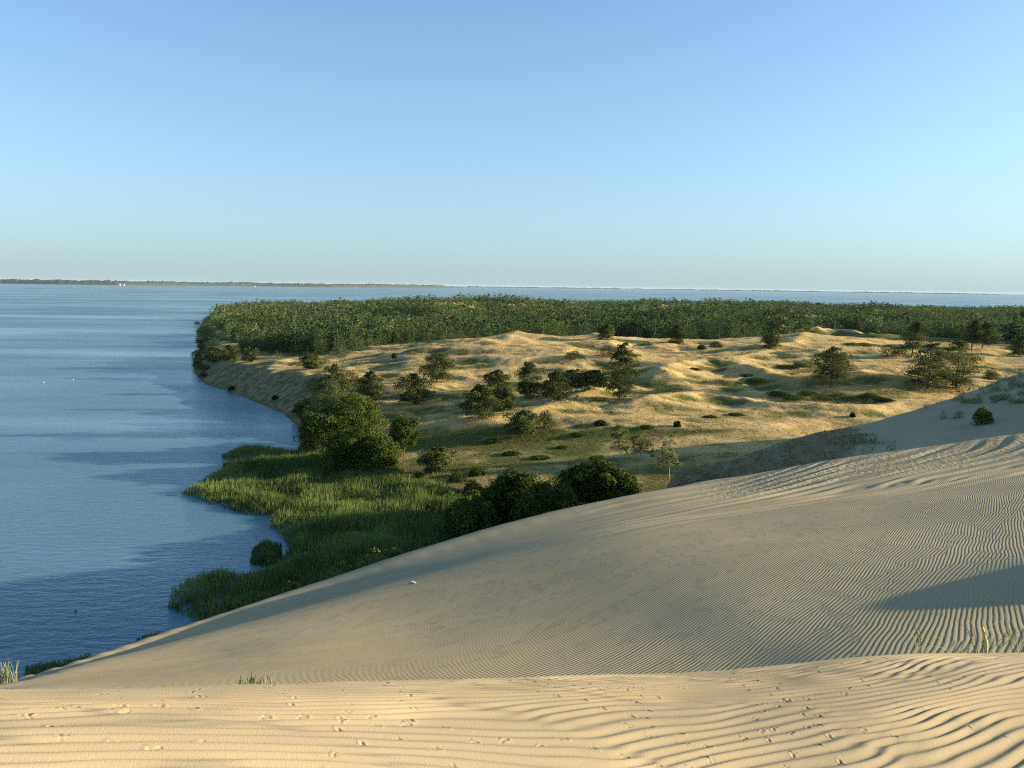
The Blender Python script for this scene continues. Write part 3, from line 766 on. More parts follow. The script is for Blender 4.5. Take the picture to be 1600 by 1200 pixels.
G1 = "pines scattered over the golden hills"
for a in [
    ('roundpine', 683, 597, 43, 44, "round dense pine standing alone on the open golden slope", G1),
    ('pine', 648, 633, 48, 46, "shaggy pine with drooping boughs just left of the round pine", G1),
    ('pine', 581, 628, 46, 38, "dark pine beside the leafy grove, at the left foot of the hills", G1),
    ('pine', 776, 616, 38, 36, "small bushy pine behind the leaning sunlit pine", G1),
    ('roundpine', 786, 642, 34, 34, "low dark pine crowded behind the leaning sunlit pine", G1),
    ('pine', 748, 654, 52, 56, "leaning sunlit pine with wide lower boughs in the middle of the slope", G1),
    ('tallpine', 828, 622, 56, 42, "upright two-tiered pine at the left end of the dark pine row", G1),
    ('pine', 866, 624, 44, 46, "dark shaded pine second in the row on the middle ridge", G1),
    ('openpine', 900, 613, 34, 44, "spreading pine third in the row with bare lower limbs", G1),
    ('openpine', 928, 609, 30, 40, "low spreading pine at the right end of the row, beside the tallest pine", G1),
    ('tallpine', 968, 624, 84, 46, "tallest lone pine with a crooked narrow crown on the middle ridge", G1),
    ('openpine', 815, 684, 42, 46, "umbrella-shaped pine on pale bare stems in the lower meadow", G1),
    ('openpine', 682, 746, 46, 54, "pale green pine at the meadow's edge right of the leafy grove", G1),
    ('openpine', 1298, 606, 58, 54, "wind-bent pine standing alone on the ochre grass hill", G1),
    ('pine', 1450, 607, 62, 52, "broad pine, left one of the pair above the sand dune", G1),
    ('pine', 1494, 606, 64, 50, "broad pine, right one of the pair above the sand dune", G1),
    ('openpine', 1424, 558, 46, 34, "pine with forked bare trunk beside dark junipers below the forest", G1),
    ('openpine', 1518, 546, 38, 26, "slim pine with long bare trunk, left of two near the forest edge", G1),
    ('openpine', 1534, 545, 34, 24, "slim pine with long bare trunk, right of two near the forest edge", G1),
    ('pine', 1592, 556, 26, 20, "small pine on rough grass at the far right", G1),
    ('pine', 1057, 537, 28, 22, "small pine growing on a grassy mound in front of the forest", G1),
    ('pine', 947, 531, 23, 24, "small round pine where the golden crest meets the forest", G1),
    ('pine', 361, 569, 28, 24, "lone pine on the sunny headland above the water", G1),
    ('roundpine', 334, 566, 22, 26, "low brownish pine at the headland's outer edge", G1),
    ('pine', 389, 566, 22, 22, "small pine on the headland nearest the forest wall", G1),
    ('pine', 487, 577, 24, 26, "bright small pine at the back of the sunny headland", G1),
    ('roundpine', 1205, 545, 22, 26, "dark bushy pine in the hollow below the forest edge", G1)]:
    plant_px(*a)
G2 = "dark junipers and bushes on the hills"
for a in [
    ('bush', 851, 669, 32, 38, "dark juniper clump touching the umbrella-shaped pine", G2),
    ('bush', 897, 561, 14, 38, "wide low juniper on the upper golden hill", G2),
    ('bush', 950, 556, 16, 44, "low juniper spread behind the top of the tallest lone pine", G2),
    ('bush', 1498, 612, 24, 44, "dark juniper mound at the foot of the broad pine pair", G2),
    ('bush', 1386, 558, 22, 32, "dark juniper left of the forked pine", G2),
    ('bush', 1405, 556, 16, 26, "smaller juniper tucked under the forked pine", G2),
    ('bush', 1118, 543, 9, 24, "flat juniper on the crest in front of the forest", G2),
    ('bush', 1096, 546, 8, 16, "tiny juniper left of the flat juniper on the crest", G2),
    ('bush', 616, 560, 10, 9, "tiny upright juniper near the left end of the golden crest", G2),
    ('bush', 1058, 667, 11, 13, "small round bush alone in the lower meadow", G2),
    ('bush', 1332, 651, 7, 9, "tiny dark bush in pale grass close to the sand dune", G2),
    ('bush', 938, 664, 8, 24, "low grey-green bush above the birches", G2),
    ('bush', 1548, 592, 14, 24, "dark bush half hidden by the right sand dune's crest", G2),
    ('bush', 467, 652, 27, 24, "dark round bush on the bay's shore left of the grove", G2),
    ('bush', 489, 662, 36, 34, "larger dark bush between the shore bush and the grove", G2),
    ('bush', 492, 612, 24, 30, "dark shrub under the slender pale trees", G2),
    ('bush', 548, 603, 26, 42, "broad dark shrub right of the slender pale trees", G2),
    ('bush', 430, 624, 7, 11, "small bush at the foot of the shaded bluff", G2),
    ('bush', 362, 610, 8, 12, "shore bush below the left end of the shaded bluff", G2),
    ('bush', 318, 580, 14, 24, "bush overhanging the water at the headland's tip", G2),
    ('bush', 311, 566, 15, 20, "dark shore bush just above the headland's tip", G2),
    ('bush', 315, 545, 10, 14, "shore bush midway along the wooded cape", G2),
    ('bush', 320, 527, 12, 18, "shore bush under the cape's first forest trees", G2),
    ('bush', 308, 507, 5, 10, "dark bush at the very tip of the wooded cape", G2)]:
    plant_px(*a)
for a in [
    ('column', 508, 604, 48, 22, "slender pale tree, left of two above the grove", "slender pale trees"),
    ('column', 535, 598, 44, 24, "slender pale tree, right of two above the grove", "slender pale trees"),
    ('pine', 528, 655, 80, 60, "pine-topped tree at the upper left of the grove by the bay", "grove trees by the bay"),
    ('oak', 505, 712, 78, 84, "dark wide tree on the bay side of the grove", "grove trees by the bay"),
    ('oak', 556, 706, 92, 92, "tallest leafy tree in the middle of the grove", "grove trees by the bay"),
    ('oak', 548, 738, 74, 90, "dark front tree of the grove standing over the reeds", "grove trees by the bay"),
    ('oak', 590, 742, 62, 74, "lower leafy tree at the front right of the grove", "grove trees by the bay"),
    ('trunkbroad', 632, 722, 74, 52, "leafy tree with a visible pale trunk right of the grove", "grove trees by the bay"),
    ('birch', 968, 718, 56, 26, "thin leaning birch at the edge of the dune's shadow", "birches at the dune foot"),
    ('birch', 1000, 722, 44, 38, "bright spreading birch, middle one of three", "birches at the dune foot"),
    ('birch', 1045, 748, 70, 38, "round-headed birch with a slim trunk, right one of three", "birches at the dune foot"),
    ('willow', 620, 735, 14, 30, "yellow-green willow bush at the front foot of the grove", "willow bushes at the marsh edge"),
    ('willow', 708, 775, 14, 26, "yellow-green willow bush in the marsh behind the oaks", "willow bushes at the marsh edge"),
    ('greenbush', 640, 770, 18, 34, "green bush between the grove and the reed bed", "willow bushes at the marsh edge")]:
    plant_px(*a)
def plant_at(kind, u, vtop, r, h, wdt, label, group=None):
    """a plant whose foot the dune hides: placed r metres out with its top at the pixel"""
    a, t = azel(u, vtop); x, y = r * math.sin(a), r * math.cos(a)
    z = CAM_Z + t * r - h
    return plant(kind, (x, y, z), h, wdt, label, group)
def plant_ground(kind, u, vtop, r, wdt, label, group=None):
    a, t = azel(u, vtop); x, y = r * math.sin(a), r * math.cos(a)
    z = float(max(gz(x, y), dune_z(np.array([x]), np.array([y]))[0])) - 0.2
    return plant(kind, (x, y, z), max(0.8, CAM_Z + t * r - z), wdt, label, group)
G3 = "round oaks behind the sand dune"
for a in [('oak', 810, 733, 118, 10.5, "tall rounded oak, middle one of those rising behind the dune", G3),
          ('oak', 860, 757, 108, 10.5, "sunlit oak nearest the dune's edge, in front of the tall rounded oak", G3),
          ('oak', 925, 722, 126, 11, "sunlit oak rising above the dune's edge, right side of the clump", G3),
          ('oak', 962, 732, 124, 8.5, "smaller sunlit oak at the right end of the clump", G3),
          ('oak', 735, 775, 112, 9, "dark oak at the clump's left end, standing in shadow", G3),
          ('oak', 780, 760, 122, 9, "shaded oak between the dark oak and the tall rounded oak", G3)]:
    plant_ground(*a)

for u, v, h_, w_ in [(318, 590, 10, 16), (309, 574, 12, 18), (306, 557, 9, 16), (318, 553, 12, 18), (327, 545, 14, 18), (312, 537, 9, 14), (322, 535, 12, 16), (330, 528, 14, 18), (314, 520, 8, 14), (324, 517, 11, 16),
                     (331, 509, 10, 14), (322, 502, 8, 14), (342, 556, 13, 18), (337, 541, 13, 16), (345, 533, 14, 18)]:
    plant_px('bush' if (u + v) % 2 else 'greenbush', u, v, h_, w_, "low bush among others crowding the wooded cape's water edge", "low bushes along the cape's water edge")

for u, v, h_, w_ in [(1215, 618, 10, 30), (1240, 624, 9, 34), (1262, 618, 12, 30), (1285, 625, 10, 36), (1312, 622, 12, 32), (1335, 626, 9, 34), (1358, 622, 11, 30), (1380, 627, 9, 28), (1182, 596, 9, 26), (1168, 588, 7, 22),
                     (1228, 575, 8, 30), (1250, 573, 9, 26), (1085, 578, 6, 20), (985, 556, 6, 30), (1010, 540, 5, 22), (1330, 540, 8, 24), (1350, 541, 9, 22), (880, 700, 6, 20), (905, 680, 6, 22), (1010, 668, 6, 18), (1110, 652, 5, 18), (1150, 648, 5, 20), (770, 690, 7, 26), (800, 710, 8, 28), (845, 716, 7, 30)]:
    plant_px('greenbush' if (u + v) % 3 else 'bush', u, v, h_ * 0.62, w_ * 1.25, "low green scrub patch among others in the hollows of the golden hills", "scrub patches in the hollows")
for u, v, h_, w_ in [(655, 752, 16, 30), (668, 778, 18, 34), (690, 765, 14, 30), (715, 752, 16, 34), (738, 770, 20, 36), (650, 790, 16, 30), (672, 806, 20, 34), (700, 800, 18, 32), (745, 742, 12, 30), (622, 752, 14, 30)]:
    plant_px('greenbush' if (u + v) % 2 else 'bush', u, v, h_, w_, "green scrub bush among others in the damp belt between grove and oaks", "scrub between the grove and the oaks")
for u, v, h_, w_ in [(478, 640, 22, 30), (500, 632, 28, 32), (515, 618, 26, 34), (562, 612, 22, 36), (574, 600, 16, 30), (484, 690, 30, 34), (480, 712, 30, 36)]:
    plant_px('bush' if (u + v) % 2 else 'greenbush', u, v, h_, w_, "dark leafy bush filling the bay-side edge of the grove", "bushes at the grove's bay side")

# ------------------------------------------------------------------ forest
fe = [(300, 500), (335, 500), (345, 520), (375, 545), (392, 562), (440, 562), (480, 566), (530, 566), (560, 556), (600, 548), (650, 543), (740, 535), (800, 527), (870, 517), (930, 517),
      (960, 521), (1060, 534), (1150, 533), (1230, 526), (1266, 514), (1300, 509), (1360, 512), (1400, 520), (1420, 524), (1480, 525), (1540, 533), (1620, 532)]
faz = []; frr = []
for u, v in fe:
    zz = np.interp(u, [300, 480, 600, 850, 1000, 1300, 1600], [4, 6, 9, 14, 13, 14, 13])
    x, y = at(u, v, zz); r = float(np.hypot(x, y)); faz.append(float(np.arctan2(x, y))); frr.append(min(r, 900))
faz = np.array(faz); frr = np.array(frr)
frr = np.where((np.array([p[0] for p in fe]) > 820) & (np.array([p[0] for p in fe]) < 960), np.clip(frr, 395, 430), np.clip(frr, 330, 900))
pts = []
y = 330.0
g = np.random.default_rng(5)
while y < 1650:
    st = 3.7 if y < 500 else 4.5 if y < 750 else 6.0 if y < 1100 else 9.0
    x0, x1 = -0.52 * y - 40, 0.72 * y + 60
    xs = np.arange(x0, x1, st) + g.uniform(-0.42, 0.42, len(np.arange(x0, x1, st))) * st
    ys = y + g.uniform(-0.42, 0.42, len(xs)) * st
    pts.append(np.c_[xs, ys]); y += st * 0.92
pts = np.concatenate(pts)
pr = np.hypot(pts[:, 0], pts[:, 1]); pa = np.arctan2(pts[:, 0], pts[:, 1])
ds, _, _ = seg_dist(pts[:, 0], pts[:, 1], shore); ins = inside(pts[:, 0], pts[:, 1], landpoly)
edge = np.interp(pa, faz, frr) + 16 * fbm(pts[:, 0] / 22, pts[:, 1] / 22, 81, 3)
gap = fbm(pts[:, 0] / 38, pts[:, 1] / 30, 83, 3)
spill = (pr > edge - 48) & (g.random(len(pts)) < 0.10 * smooth(-0.1, 0.4, fbm(pts[:, 0] / 18, pts[:, 1] / 14, 89, 2)))
keep = ins & (ds > 7) & ((pr > edge) | spill) & ~((gap < -0.33) & (pr > edge + 12)) & (g.random(len(pts)) > 0.10)
pts = pts[keep]; pr = pr[keep]; edge = edge[keep]; pa = pa[keep]
pz = gz(pts[:, 0], pts[:, 1])
front = (pr - edge)
thin = np.interp(pa, *[np.array(q) for q in zip((-1, 0), (1, 0))]) 
tall = smooth(-30, 50, pts[:, 0]) * np.exp(-np.maximum(front, 0) / 45) 
ph_ = (g.triangular(3.6, 6.4, 9.2, len(pts)) + 4.2 * tall) * np.where((g.random(len(pts)) < 0.13) & (pr < 640), 1.40, 1.0) * np.where(front < 9, g.uniform(0.55, 0.95, len(pts)), 1.0) * (1 + 0.30 * fbm(pts[:, 0] / 45, pts[:, 1] / 45, 85, 2) + 0.28 * fbm(pts[:, 0] / 14, pts[:, 1] / 14, 86, 2))
def forest_proto(seed, dens, leaf):
    g = np.random.default_rng(seed); cr = Build(); h = 1.0
    ntier = 7
    for k in range(ntier):
        f = 0.12 + 0.84 * k / (ntier - 1)
        w_ = 0.275 * (0.90 + 0.2 * f if f < 0.5 else 1) * ((1 - 0.80 * (max(0, f - 0.30) / 0.70) ** 1.4) if seed % 2 else math.sqrt(max(0.08, 1 - (max(0, f - 0.45) / 0.54) ** 2)) * 1.05) * g.uniform(0.85, 1.15)
        m = max(1, int(round(4 * (1.1 - 0.7 * (f - .3) / .7))))
        for j in range(m):
            th = g.uniform(0, 6.28)
            c = np.array([math.cos(th) * w_ * 0.6, math.sin(th) * w_ * 0.6, f + g.normal(0, 0.03)])
            clump(g, cr, c, (w_ * 0.6, w_ * 0.6, 0.105), int(dens), leaf, g.uniform(0.15, 0.8), 0.75, 0.5)
    tb = Build(); V, F = tube([[0, 0, -0.05], [0.01, 0, 0.5], [0, 0.01, 0.93]], [0.017, 0.012, 0.004], 5); tb.add(V, F)
    return tb, cr
def merge_proto(p):
    tb, cr = p
    V = np.concatenate(tb.V + cr.V); T = np.concatenate(tb.T + cr.T)
    F = np.concatenate([f for f in tb.F] + [f + tb.n for f in cr.F]); nt = sum(len(f) for f in tb.F)
    fm = np.r_[np.zeros(nt, int), np.ones(len(F) - nt, int)]
    return V, F, T, fm
protoN = [merge_proto(forest_proto(s, 16, 0.055)) for s in range(700, 708)]
protoL = [merge_proto(forest_proto(s, 9, 0.085)) for s in range(710, 716)]
protoM = [merge_proto(forest_proto(s, 4, 0.115)) for s in range(720, 726)]
protoF = [merge_proto(forest_proto(s, 1.2, 0.19)) for s in range(740, 745)]
vis_order = np.argsort(pr - 0.0 + np.where(np.abs(800 + FPX * np.tan(pa) - 800) < 830, 0, 4000) + np.maximum(0, front - 14) * 8)
indiv = np.zeros(len(pts), bool); indiv[vis_order[:290]] = True
fmesh = [mesh("forest_pine", V, [F], [M_BARK, M_FOREST], False, {"tint": T}, fm) for V, F, T, fm in protoN]
for i in np.nonzero(indiv)[0]:
    o = bpy.data.objects.new("forest_pine", fmesh[int(g.integers(len(fmesh)))]); COL.objects.link(o)
    s = ph_[i]; o.location = (pts[i, 0], pts[i, 1], pz[i] - 0.1); o.rotation_euler = (0, 0, g.uniform(0, 6.28)); wd = g.uniform(0.95, 1.45)
    o.scale = (s * wd, s * wd, s)
    o['label'] = "dark green pine in the front rank of the forest behind the golden hills"; o['category'] = "pine tree"; o['group'] = "pines along the forest's front edge"
V_, F_, T_, M_ = [], [], [], []; nv_ = 0
for i in np.nonzero(~indiv)[0]:
    pset = protoN if front[i] < 12 and pr[i] < 450 else protoL if pr[i] < 480 else protoM if pr[i] < 700 else protoF
    V, F, T, fm = pset[int(g.integers(len(pset)))]
    th = g.uniform(0, 6.28); c, s = math.cos(th), math.sin(th); h = ph_[i]; big = h > 9.5; wd = h * g.uniform(1.15, 1.8) * (1.15 if big else 1.0)
    W = np.empty_like(V); W[:, 0] = (V[:, 0] * c - V[:, 1] * s) * wd + pts[i, 0]; W[:, 1] = (V[:, 0] * s + V[:, 1] * c) * wd + pts[i, 1]; W[:, 2] = V[:, 2] * h + pz[i] - 0.1
    V_.append(W); F_.append(F + nv_); nv_ += len(V); M_.append(fm)
    T_.append(np.clip(T + g.normal(-0.12 if big else 0.03, 0.22) + 0.25 * float(vnoise(pts[i, 0] / 70, pts[i, 1] / 60, 88)) + 0.35 * float(vnoise(pts[i, 0] / 25, pts[i, 1] / 25, 87)), 0, 1.1))
link("pine_forest", mesh("pine_forest", np.concatenate(V_), [np.concatenate(F_)], [M_BARK, M_FOREST], False, {"tint": np.concatenate(T_)}, np.concatenate(M_)),
     kind="stuff", label="dense pine forest covering the spit behind the golden hills", category="forest")
print("forest trees", len(pts))

# ------------------------------------------------------------------ blades: reeds, dry grass, beach grass
def blades(g, x, y, z, h, wid, tint, lean=0.12, bend=0.18, head=0.0):
    n = len(x); th = g.uniform(0, 2 * math.pi, n); la = g.uniform(0, 2 * math.pi, n)
    dx = np.cos(th) * wid / 2; dy = np.sin(th) * wid / 2
    lx = np.cos(la) * lean * h * g.uniform(0, 1, n); ly = np.sin(la) * lean * h * g.uniform(0, 1, n)
    B = np.stack([x, y, z], -1)
    def row(f, wf, k): return np.stack([x + lx * f * (1 + bend * k * f), y + ly * f * (1 + bend * k * f), z + h * f * (1 - 0.1 * k * f)], -1), wf
    out = []
    for f, wf, k in ((0, 0.8, 0), (0.55, 1.0, 1), (1.0, 0.25, 2)):
        c, ww = row(f, wf, k)
        o = np.stack([dx * ww, dy * ww, np.zeros(n)], -1)
        out += [c - o, c + o]
    V = np.stack(out, 1).reshape(-1, 3)
    b = np.arange(n)[:, None] * 6
    F = np.concatenate([b + np.array([[0, 1, 3, 2]]), b + np.array([[2, 3, 5, 4]])])
    return V, F, np.repeat(tint, 6)
def px_poly(p, z=0.0):
    x, y = at([q[0] for q in p], [q[1] for q in p], z); return list(zip(x, y))
def scatter_poly(g, poly, n):
    a = np.array(poly); lo = a.min(0); hi = a.max(0)
    area = (hi - lo).prod()
    x = g.uniform(lo[0], hi[0], n); y = g.uniform(lo[1], hi[1], n); m = inside(x, y, poly)
    return x[m], y[m]
reed_main = px_poly([(283, 772), (300, 762), (345, 738), (352, 720), (345, 712), (375, 699), (420, 702), (470, 712), (560, 735), (640, 760), (720, 790), (760, 830), (740, 870), (600, 900), (470, 960),
                     (330, 985), (300, 968), (262, 950), (268, 920), (300, 905), (340, 896), (390, 898), (430, 890), (455, 860), (440, 838), (420, 822), (425, 806), (388, 805), (330, 788), (305, 776)])
g = np.random.default_rng(21)
x, y = scatter_poly(g, reed_main, 150000)
den = fbm(x / 6, y / 6, 91, 3)
m = (den > -0.5) | (g.random(len(x)) < 0.3); x, y, den = x[m], y[m], den[m]
dd, _, _ = seg_dist(x, y, reed_main + [reed_main[0]])
h = (2.3 + 1.5 * den + g.normal(0, 0.35, len(x))) * (0.55 + 0.45 * smooth(0, 2.5, dd + 1.6 * fbm(x / 1.8, y / 1.8, 92, 2)))
tint = np.clip(0.42 + 0.75 * fbm(x / 7, y / 7, 93, 3) + g.normal(0, 0.22, len(x)), 0, 1)
V, F, T = blades(g, x, y, np.maximum(gz(x, y), -0.4), np.maximum(h, 0.8), 0.075, tint)
link("reed_bed", mesh("reed_bed", V, [F], [M_REED], False, {"tint": T}), kind="stuff", label="green reed bed standing in shallow water along the lagoon shore", category="reeds")
def reed_clump(px, n, hgt, label):
    g = np.random.default_rng(int(px[0][0])); poly = px_poly(px)
    x, y = scatter_poly(g, poly, n); c = np.array(poly).mean(0)
    V, F, T = blades(g, x - c[0], y - c[1], np.full(len(x), -0.3), hgt * g.uniform(0.6, 1.15, len(x)) * (0.45 + 0.55 * smooth(0, 1.6, seg_dist(x, y, poly + [poly[0]])[0] + 0.5 * vnoise(x, y, 99))), 0.07, np.clip(g.normal(0.3, 0.25, len(x)), 0, 1))
    link("reed_clump", mesh("reed_clump", V, [F], [M_REED], False, {"tint": T}), None, (c[0], c[1], 0), label=label, category="reeds", group="reed clumps in the shallows")
reed_clump([(36, 1062), (40, 1042), (85, 1036), (150, 1026), (165, 1040), (60, 1085)], 2600, 1.7, "dark reed clump in the water below the dune's lower left edge")
reed_clump([(208, 1012), (215, 998), (245, 993), (275, 990), (270, 1010)], 1300, 1.6, "smaller reed clump in the water, right of the long dark one")
reed_clump([(390, 882), (395, 858), (410, 850), (440, 852), (442, 878), (420, 888)], 2400, 2.4, "sunlit reed island beside the dark reed bed")

# dry grass on the hills
g = np.random.default_rng(31)
n = 300000
yy = 95 + (400 - 95) * g.random(n) ** 0.85; xx = g.uniform(-0.45, 0.74, n) * (yy + 20)
zz = gz(xx, yy); gr = interp_grid(GREEN, xx, yy); bk = interp_grid(bank, xx, yy)
ok = (zz > 1.2) & (bk < 0.4) & (zz > dune_z(xx, yy) + 0.0)
ok &= fbm(xx / 2.2, yy / 2.2, 95, 3) > -0.25
xx, yy, zz, gr = xx[ok], yy[ok], zz[ok], gr[ok]
tint = np.clip(0.86 - 1.0 * smooth(0.32, 0.8, gr + g.normal(0, 0.12, len(xx))) + g.normal(0, 0.14, len(xx)), 0, 1)
V, F, T = blades(g, xx, yy, zz - 0.05, g.uniform(0.10, 0.32, len(xx)), g.uniform(0.10, 0.22, len(xx)), tint, 0.6)
link("dry_grass", mesh("dry_grass", V, [F], [M_DRY], False, {"tint": T}), kind="stuff", label="dry golden grass covering the hills", category="grass")

# beach grass patches on the right-hand dune
g = np.random.default_rng(33)
bx, by = [], []
patches = [(1430, 1610, 585, 628, 5200), (1390, 1470, 615, 640, 1500), (1500, 1600, 622, 632, 1800), (1470, 1520, 645, 656, 500), (1320, 1370, 680, 695, 700), (1330, 1400, 690, 712, 300), (1550, 1600, 600, 625, 900)]
for u0, u1, v0, v1, nn in patches:
    u = g.uniform(u0, u1, nn); v = g.uniform(v0, v1, nn)
    cl = fbm(u / 14, v / 7, 97, 3) > -0.05
    bx.append(u[cl]); by.append(v[cl])
u = np.concatenate(bx); v = np.concatenate(by)
d = rays(u, v); k = np.hypot(d[:, 0], d[:, 1]); rr_s = np.linspace(78, 150, 160)
X3 = d[:, 0:1] / k[:, None] * rr_s; Y3 = d[:, 1:2] / k[:, None] * rr_s
Zr = CAM_Z + d[:, 2:3] / k[:, None] * rr_s
Zd = dune_z(X3, Y3); hitm = Zr < Zd; okk = hitm.any(1); first = hitm.argmax(1)
ii = np.nonzero(okk)[0]; x = X3[ii, first[ii]]; y = Y3[ii, first[ii]]; z = Zd[ii, first[ii]]
V, F, T = blades(g, x, y, z - 0.05, g.uniform(0.25, 0.7, len(x)), 0.06, np.clip(g.normal(0.5, 0.25, len(x)), 0, 1), 0.5)
link("beach_grass", mesh("beach_grass", V, [F], [M_MARRAM], False, {"tint": T}), kind="stuff", label="grey-green beach grass on the right-hand dune", category="grass")

u = g.uniform(1050, 1335, 9000); v = g.uniform(668, 765, 9000)
cl = fbm(u / 16, v / 9, 98, 3) > -0.1; u, v = u[cl], v[cl]
d = rays(u, v); k = np.hypot(d[:, 0], d[:, 1]); X3 = d[:, 0:1] / k[:, None] * rr_s; Y3 = d[:, 1:2] / k[:, None] * rr_s
Zr = CAM_Z + d[:, 2:3] / k[:, None] * rr_s; Zd = dune_z(X3, Y3); hitm = Zr < Zd
ii = np.nonzero(hitm.any(1) & ~hitm[:, 0])[0]; first = hitm.argmax(1)
x = X3[ii, first[ii]]; y = Y3[ii, first[ii]]; z = Zd[ii, first[ii]]
V, F, T = blades(g, x, y, z - 0.04, g.uniform(0.1, 0.35, len(x)), 0.09, np.clip(g.normal(0.25, 0.25, len(x)), 0, 1), 0.6)
link("heath_grass", mesh("heath_grass", V, [F], [M_DRY], False, {"tint": T}), kind="stuff", label="low brown heath grass on the shaded spur between the dunes", category="grass")

def dune_hit(u, v, r0, r1):
    d = rays(u, v); k = math.hypot(d[0], d[1]); s = np.linspace(r0, r1, 800)
    x, y = d[0] / k * s, d[1] / k * s; zr = CAM_Z + d[2] / k * s; zd = dune_z(x, y)
    q = np.nonzero(zr < zd)[0]; q = q[0] if len(q) else -1
    return x[q], y[q], zd[q]
x, y, z = dune_hit(1535, 662, 76, 150); k = math.hypot(x, y) / FPX
plant('willow', (x, y, z - 0.15), 26 * k, 30 * k, "green shrub standing alone on the right-hand dune's shaded slope")

G4 = "leafy bushes peeking over the dune's edge"
for u, vt, q, wd, lab in [(590, 862, 1.16, 2.2, "widest sunlit bush peeking over the dune's edge"), (575, 872, 1.18, 1.1, "small sunlit bush just left of the widest one at the dune's edge"),
                         (618, 857, 1.14, 0.9, "tiny sunlit bush at the right end of the row at the dune's edge"), (525, 884, 1.18, 1.9, "second widest sunlit bush peeking over the dune's edge"),
                         (455, 911, 1.16, 1.0, "lone sunlit bush lowest along the dune's edge")]:
    a = float(azel(u, vt)[0]); rs_ = float(np.interp(u, list(sil), [s_[1] for s_ in sil.values()]))
    plant_ground('ybush', u, vt - 5, rs_ * q, wd * 1.25, lab, G4)

# marram tufts on the near crest: every tuft is a thing
def tuft(u, vb, r, n, h, wid, spread, tintm, label, lean=0.3):
    g = np.random.default_rng(int(u) + 9)
    a, _ = azel(u, vb); a = float(a); x, y = r * math.sin(a), r * math.cos(a)
    z = float(near_z(np.array([a]), np.array([r]))[0]) + CAM_Z - 0.01
    if r > 8: z = float(dune_z(np.array([x]), np.array([y]))[0]) - 0.01
    bx_ = g.normal(0, spread, n); by_ = g.normal(0, spread * 0.5, n)
    V, F, T = blades(g, bx_, by_, np.zeros(n), h * g.uniform(0.45, 1.0, n), wid, np.clip(g.normal(tintm, 0.2, n), 0, 1), lean, 0.3)
    o = link("marram_tuft", mesh("marram_tuft", V, [F], [M_MARRAM], False, {"tint": T}), None, (x, y, z), label=label, category="grass tuft", group="marram tufts on the dune crest")
    return o
tuft(1432, 1022, 6.25, 8, 0.33, 0.007, 0.03, 0.4, "sparse marram tuft of thin crossing blades on the near crest", 0.6)
tuft(1490, 1022, 6.6, 6, 0.17, 0.007, 0.04, 0.6, "short bent marram tuft between the two taller crest tufts", 1.0)
tall_tuft = tuft(1535, 1022, 6.8, 14, 0.40, 0.007, 0.035, 0.35, "tallest marram tuft with a straw-coloured stub on the near crest", 0.6)
b = Build(); V, F = tube([(0.03, 0, 0), (0.02, 0, 0.10), (-0.015, 0, 0.21), (-0.02, 0, 0.23)], [0.012, 0.015, 0.012, 0.004], 7); b.add(V, F, 1.0)
link("straw_stub", b.mesh("straw_stub", plain("straw", (0.62, 0.47, 0.20), 0.8, 0.2), True), tall_tuft)
tuft(1590, 1022, 7.1, 6, 0.44, 0.007, 0.02, 0.4, "thin upright marram tuft rightmost on the near crest", 0.4)
tuft(400, 1072, 3.75, 45, 0.10, 0.005, 0.05, 0.15, "bushy green marram tuft behind the sunlit crest, left of centre", 0.35)
tuft(3, 1070, 12.2, 70, 0.50, 0.012, 0.10, 0.8, "pale straw marram tuft at the dune's lower left corner", 0.3)

# ------------------------------------------------------------------ small far things
M_WHITE = plain("white_paint", (0.8, 0.8, 0.78), 0.5)
M_ROOF = plain("red_roof", (0.25, 0.10, 0.07), 0.8)
M_DARK = plain("dark_feathers", (0.03, 0.028, 0.025), 0.8)
M_GLASS = plain("window_glass", (0.03, 0.04, 0.05), 0.2)
def boxm(x0, x1, y0, y1, z0, z1, taper=0.0):
    V = np.array([(x0, y0, z0), (x1, y0, z0), (x1, y1, z0), (x0, y1, z0), (x0 + taper, y0 + taper, z1), (x1 - taper, y0 + taper, z1), (x1 - taper, y1 - taper, z1), (x0 + taper, y1 - taper, z1)], float)
    return V, np.array([(0, 3, 2, 1), (4, 5, 6, 7), (0, 1, 5, 4), (1, 2, 6, 5), (2, 3, 7, 6), (3, 0, 4, 7)])
def part(name, boxes, mat, parent):
    b = Build()
    for q in boxes: b.add(*boxm(*q))
    return link(name, b.mesh(name, mat), parent)
def thing(name, loc, label, cat, rz=0.0):
    o = bpy.data.objects.new(name, None); COL.objects.link(o); o.location = loc; o.rotation_euler = (0, 0, rz)
    o['label'] = label; o['category'] = cat; return o
x, y = at(398, 448.6, 0.0)
boat = thing("ferry_boat", (float(x), float(y), 0), "white ferry crossing the lagoon in front of the far shore", "boat")
hb = Build()
n = 14; xs = np.linspace(-17, 17, n); hw = 4.2 * np.clip(1 - (np.abs(xs) / 17) ** 3.0, 0.06, 1)
Vh = np.concatenate([np.c_[xs * 0.92, -hw * 0.6, np.full(n, -0.6)], np.c_[xs, -hw, np.full(n, 2.8)], np.c_[xs, hw, np.full(n, 2.8)], np.c_[xs * 0.92, hw * 0.6, np.full(n, -0.6)]])
hb.add(Vh, grid_faces(4, n)[:, ::-1]); link("hull", hb.mesh("hull", M_WHITE), boat)
cab = part("cabin", [(-12, 9, -3.2, 3.2, 2.8, 6.2, 0.3), (-8, 4, -2.6, 2.6, 6.2, 9.0, 0.3)], M_WHITE, boat)
part("window", [(-11, 8, -3.25, -3.0, 4.2, 5.2)], M_GLASS, cab)
part("funnel", [(-4, -2, -0.8, 0.8, 9.0, 12.0, 0.15)], M_ROOF, boat)
part("mast", [(3, 3.3, -0.15, 0.15, 9.0, 15.0)], M_WHITE, boat)
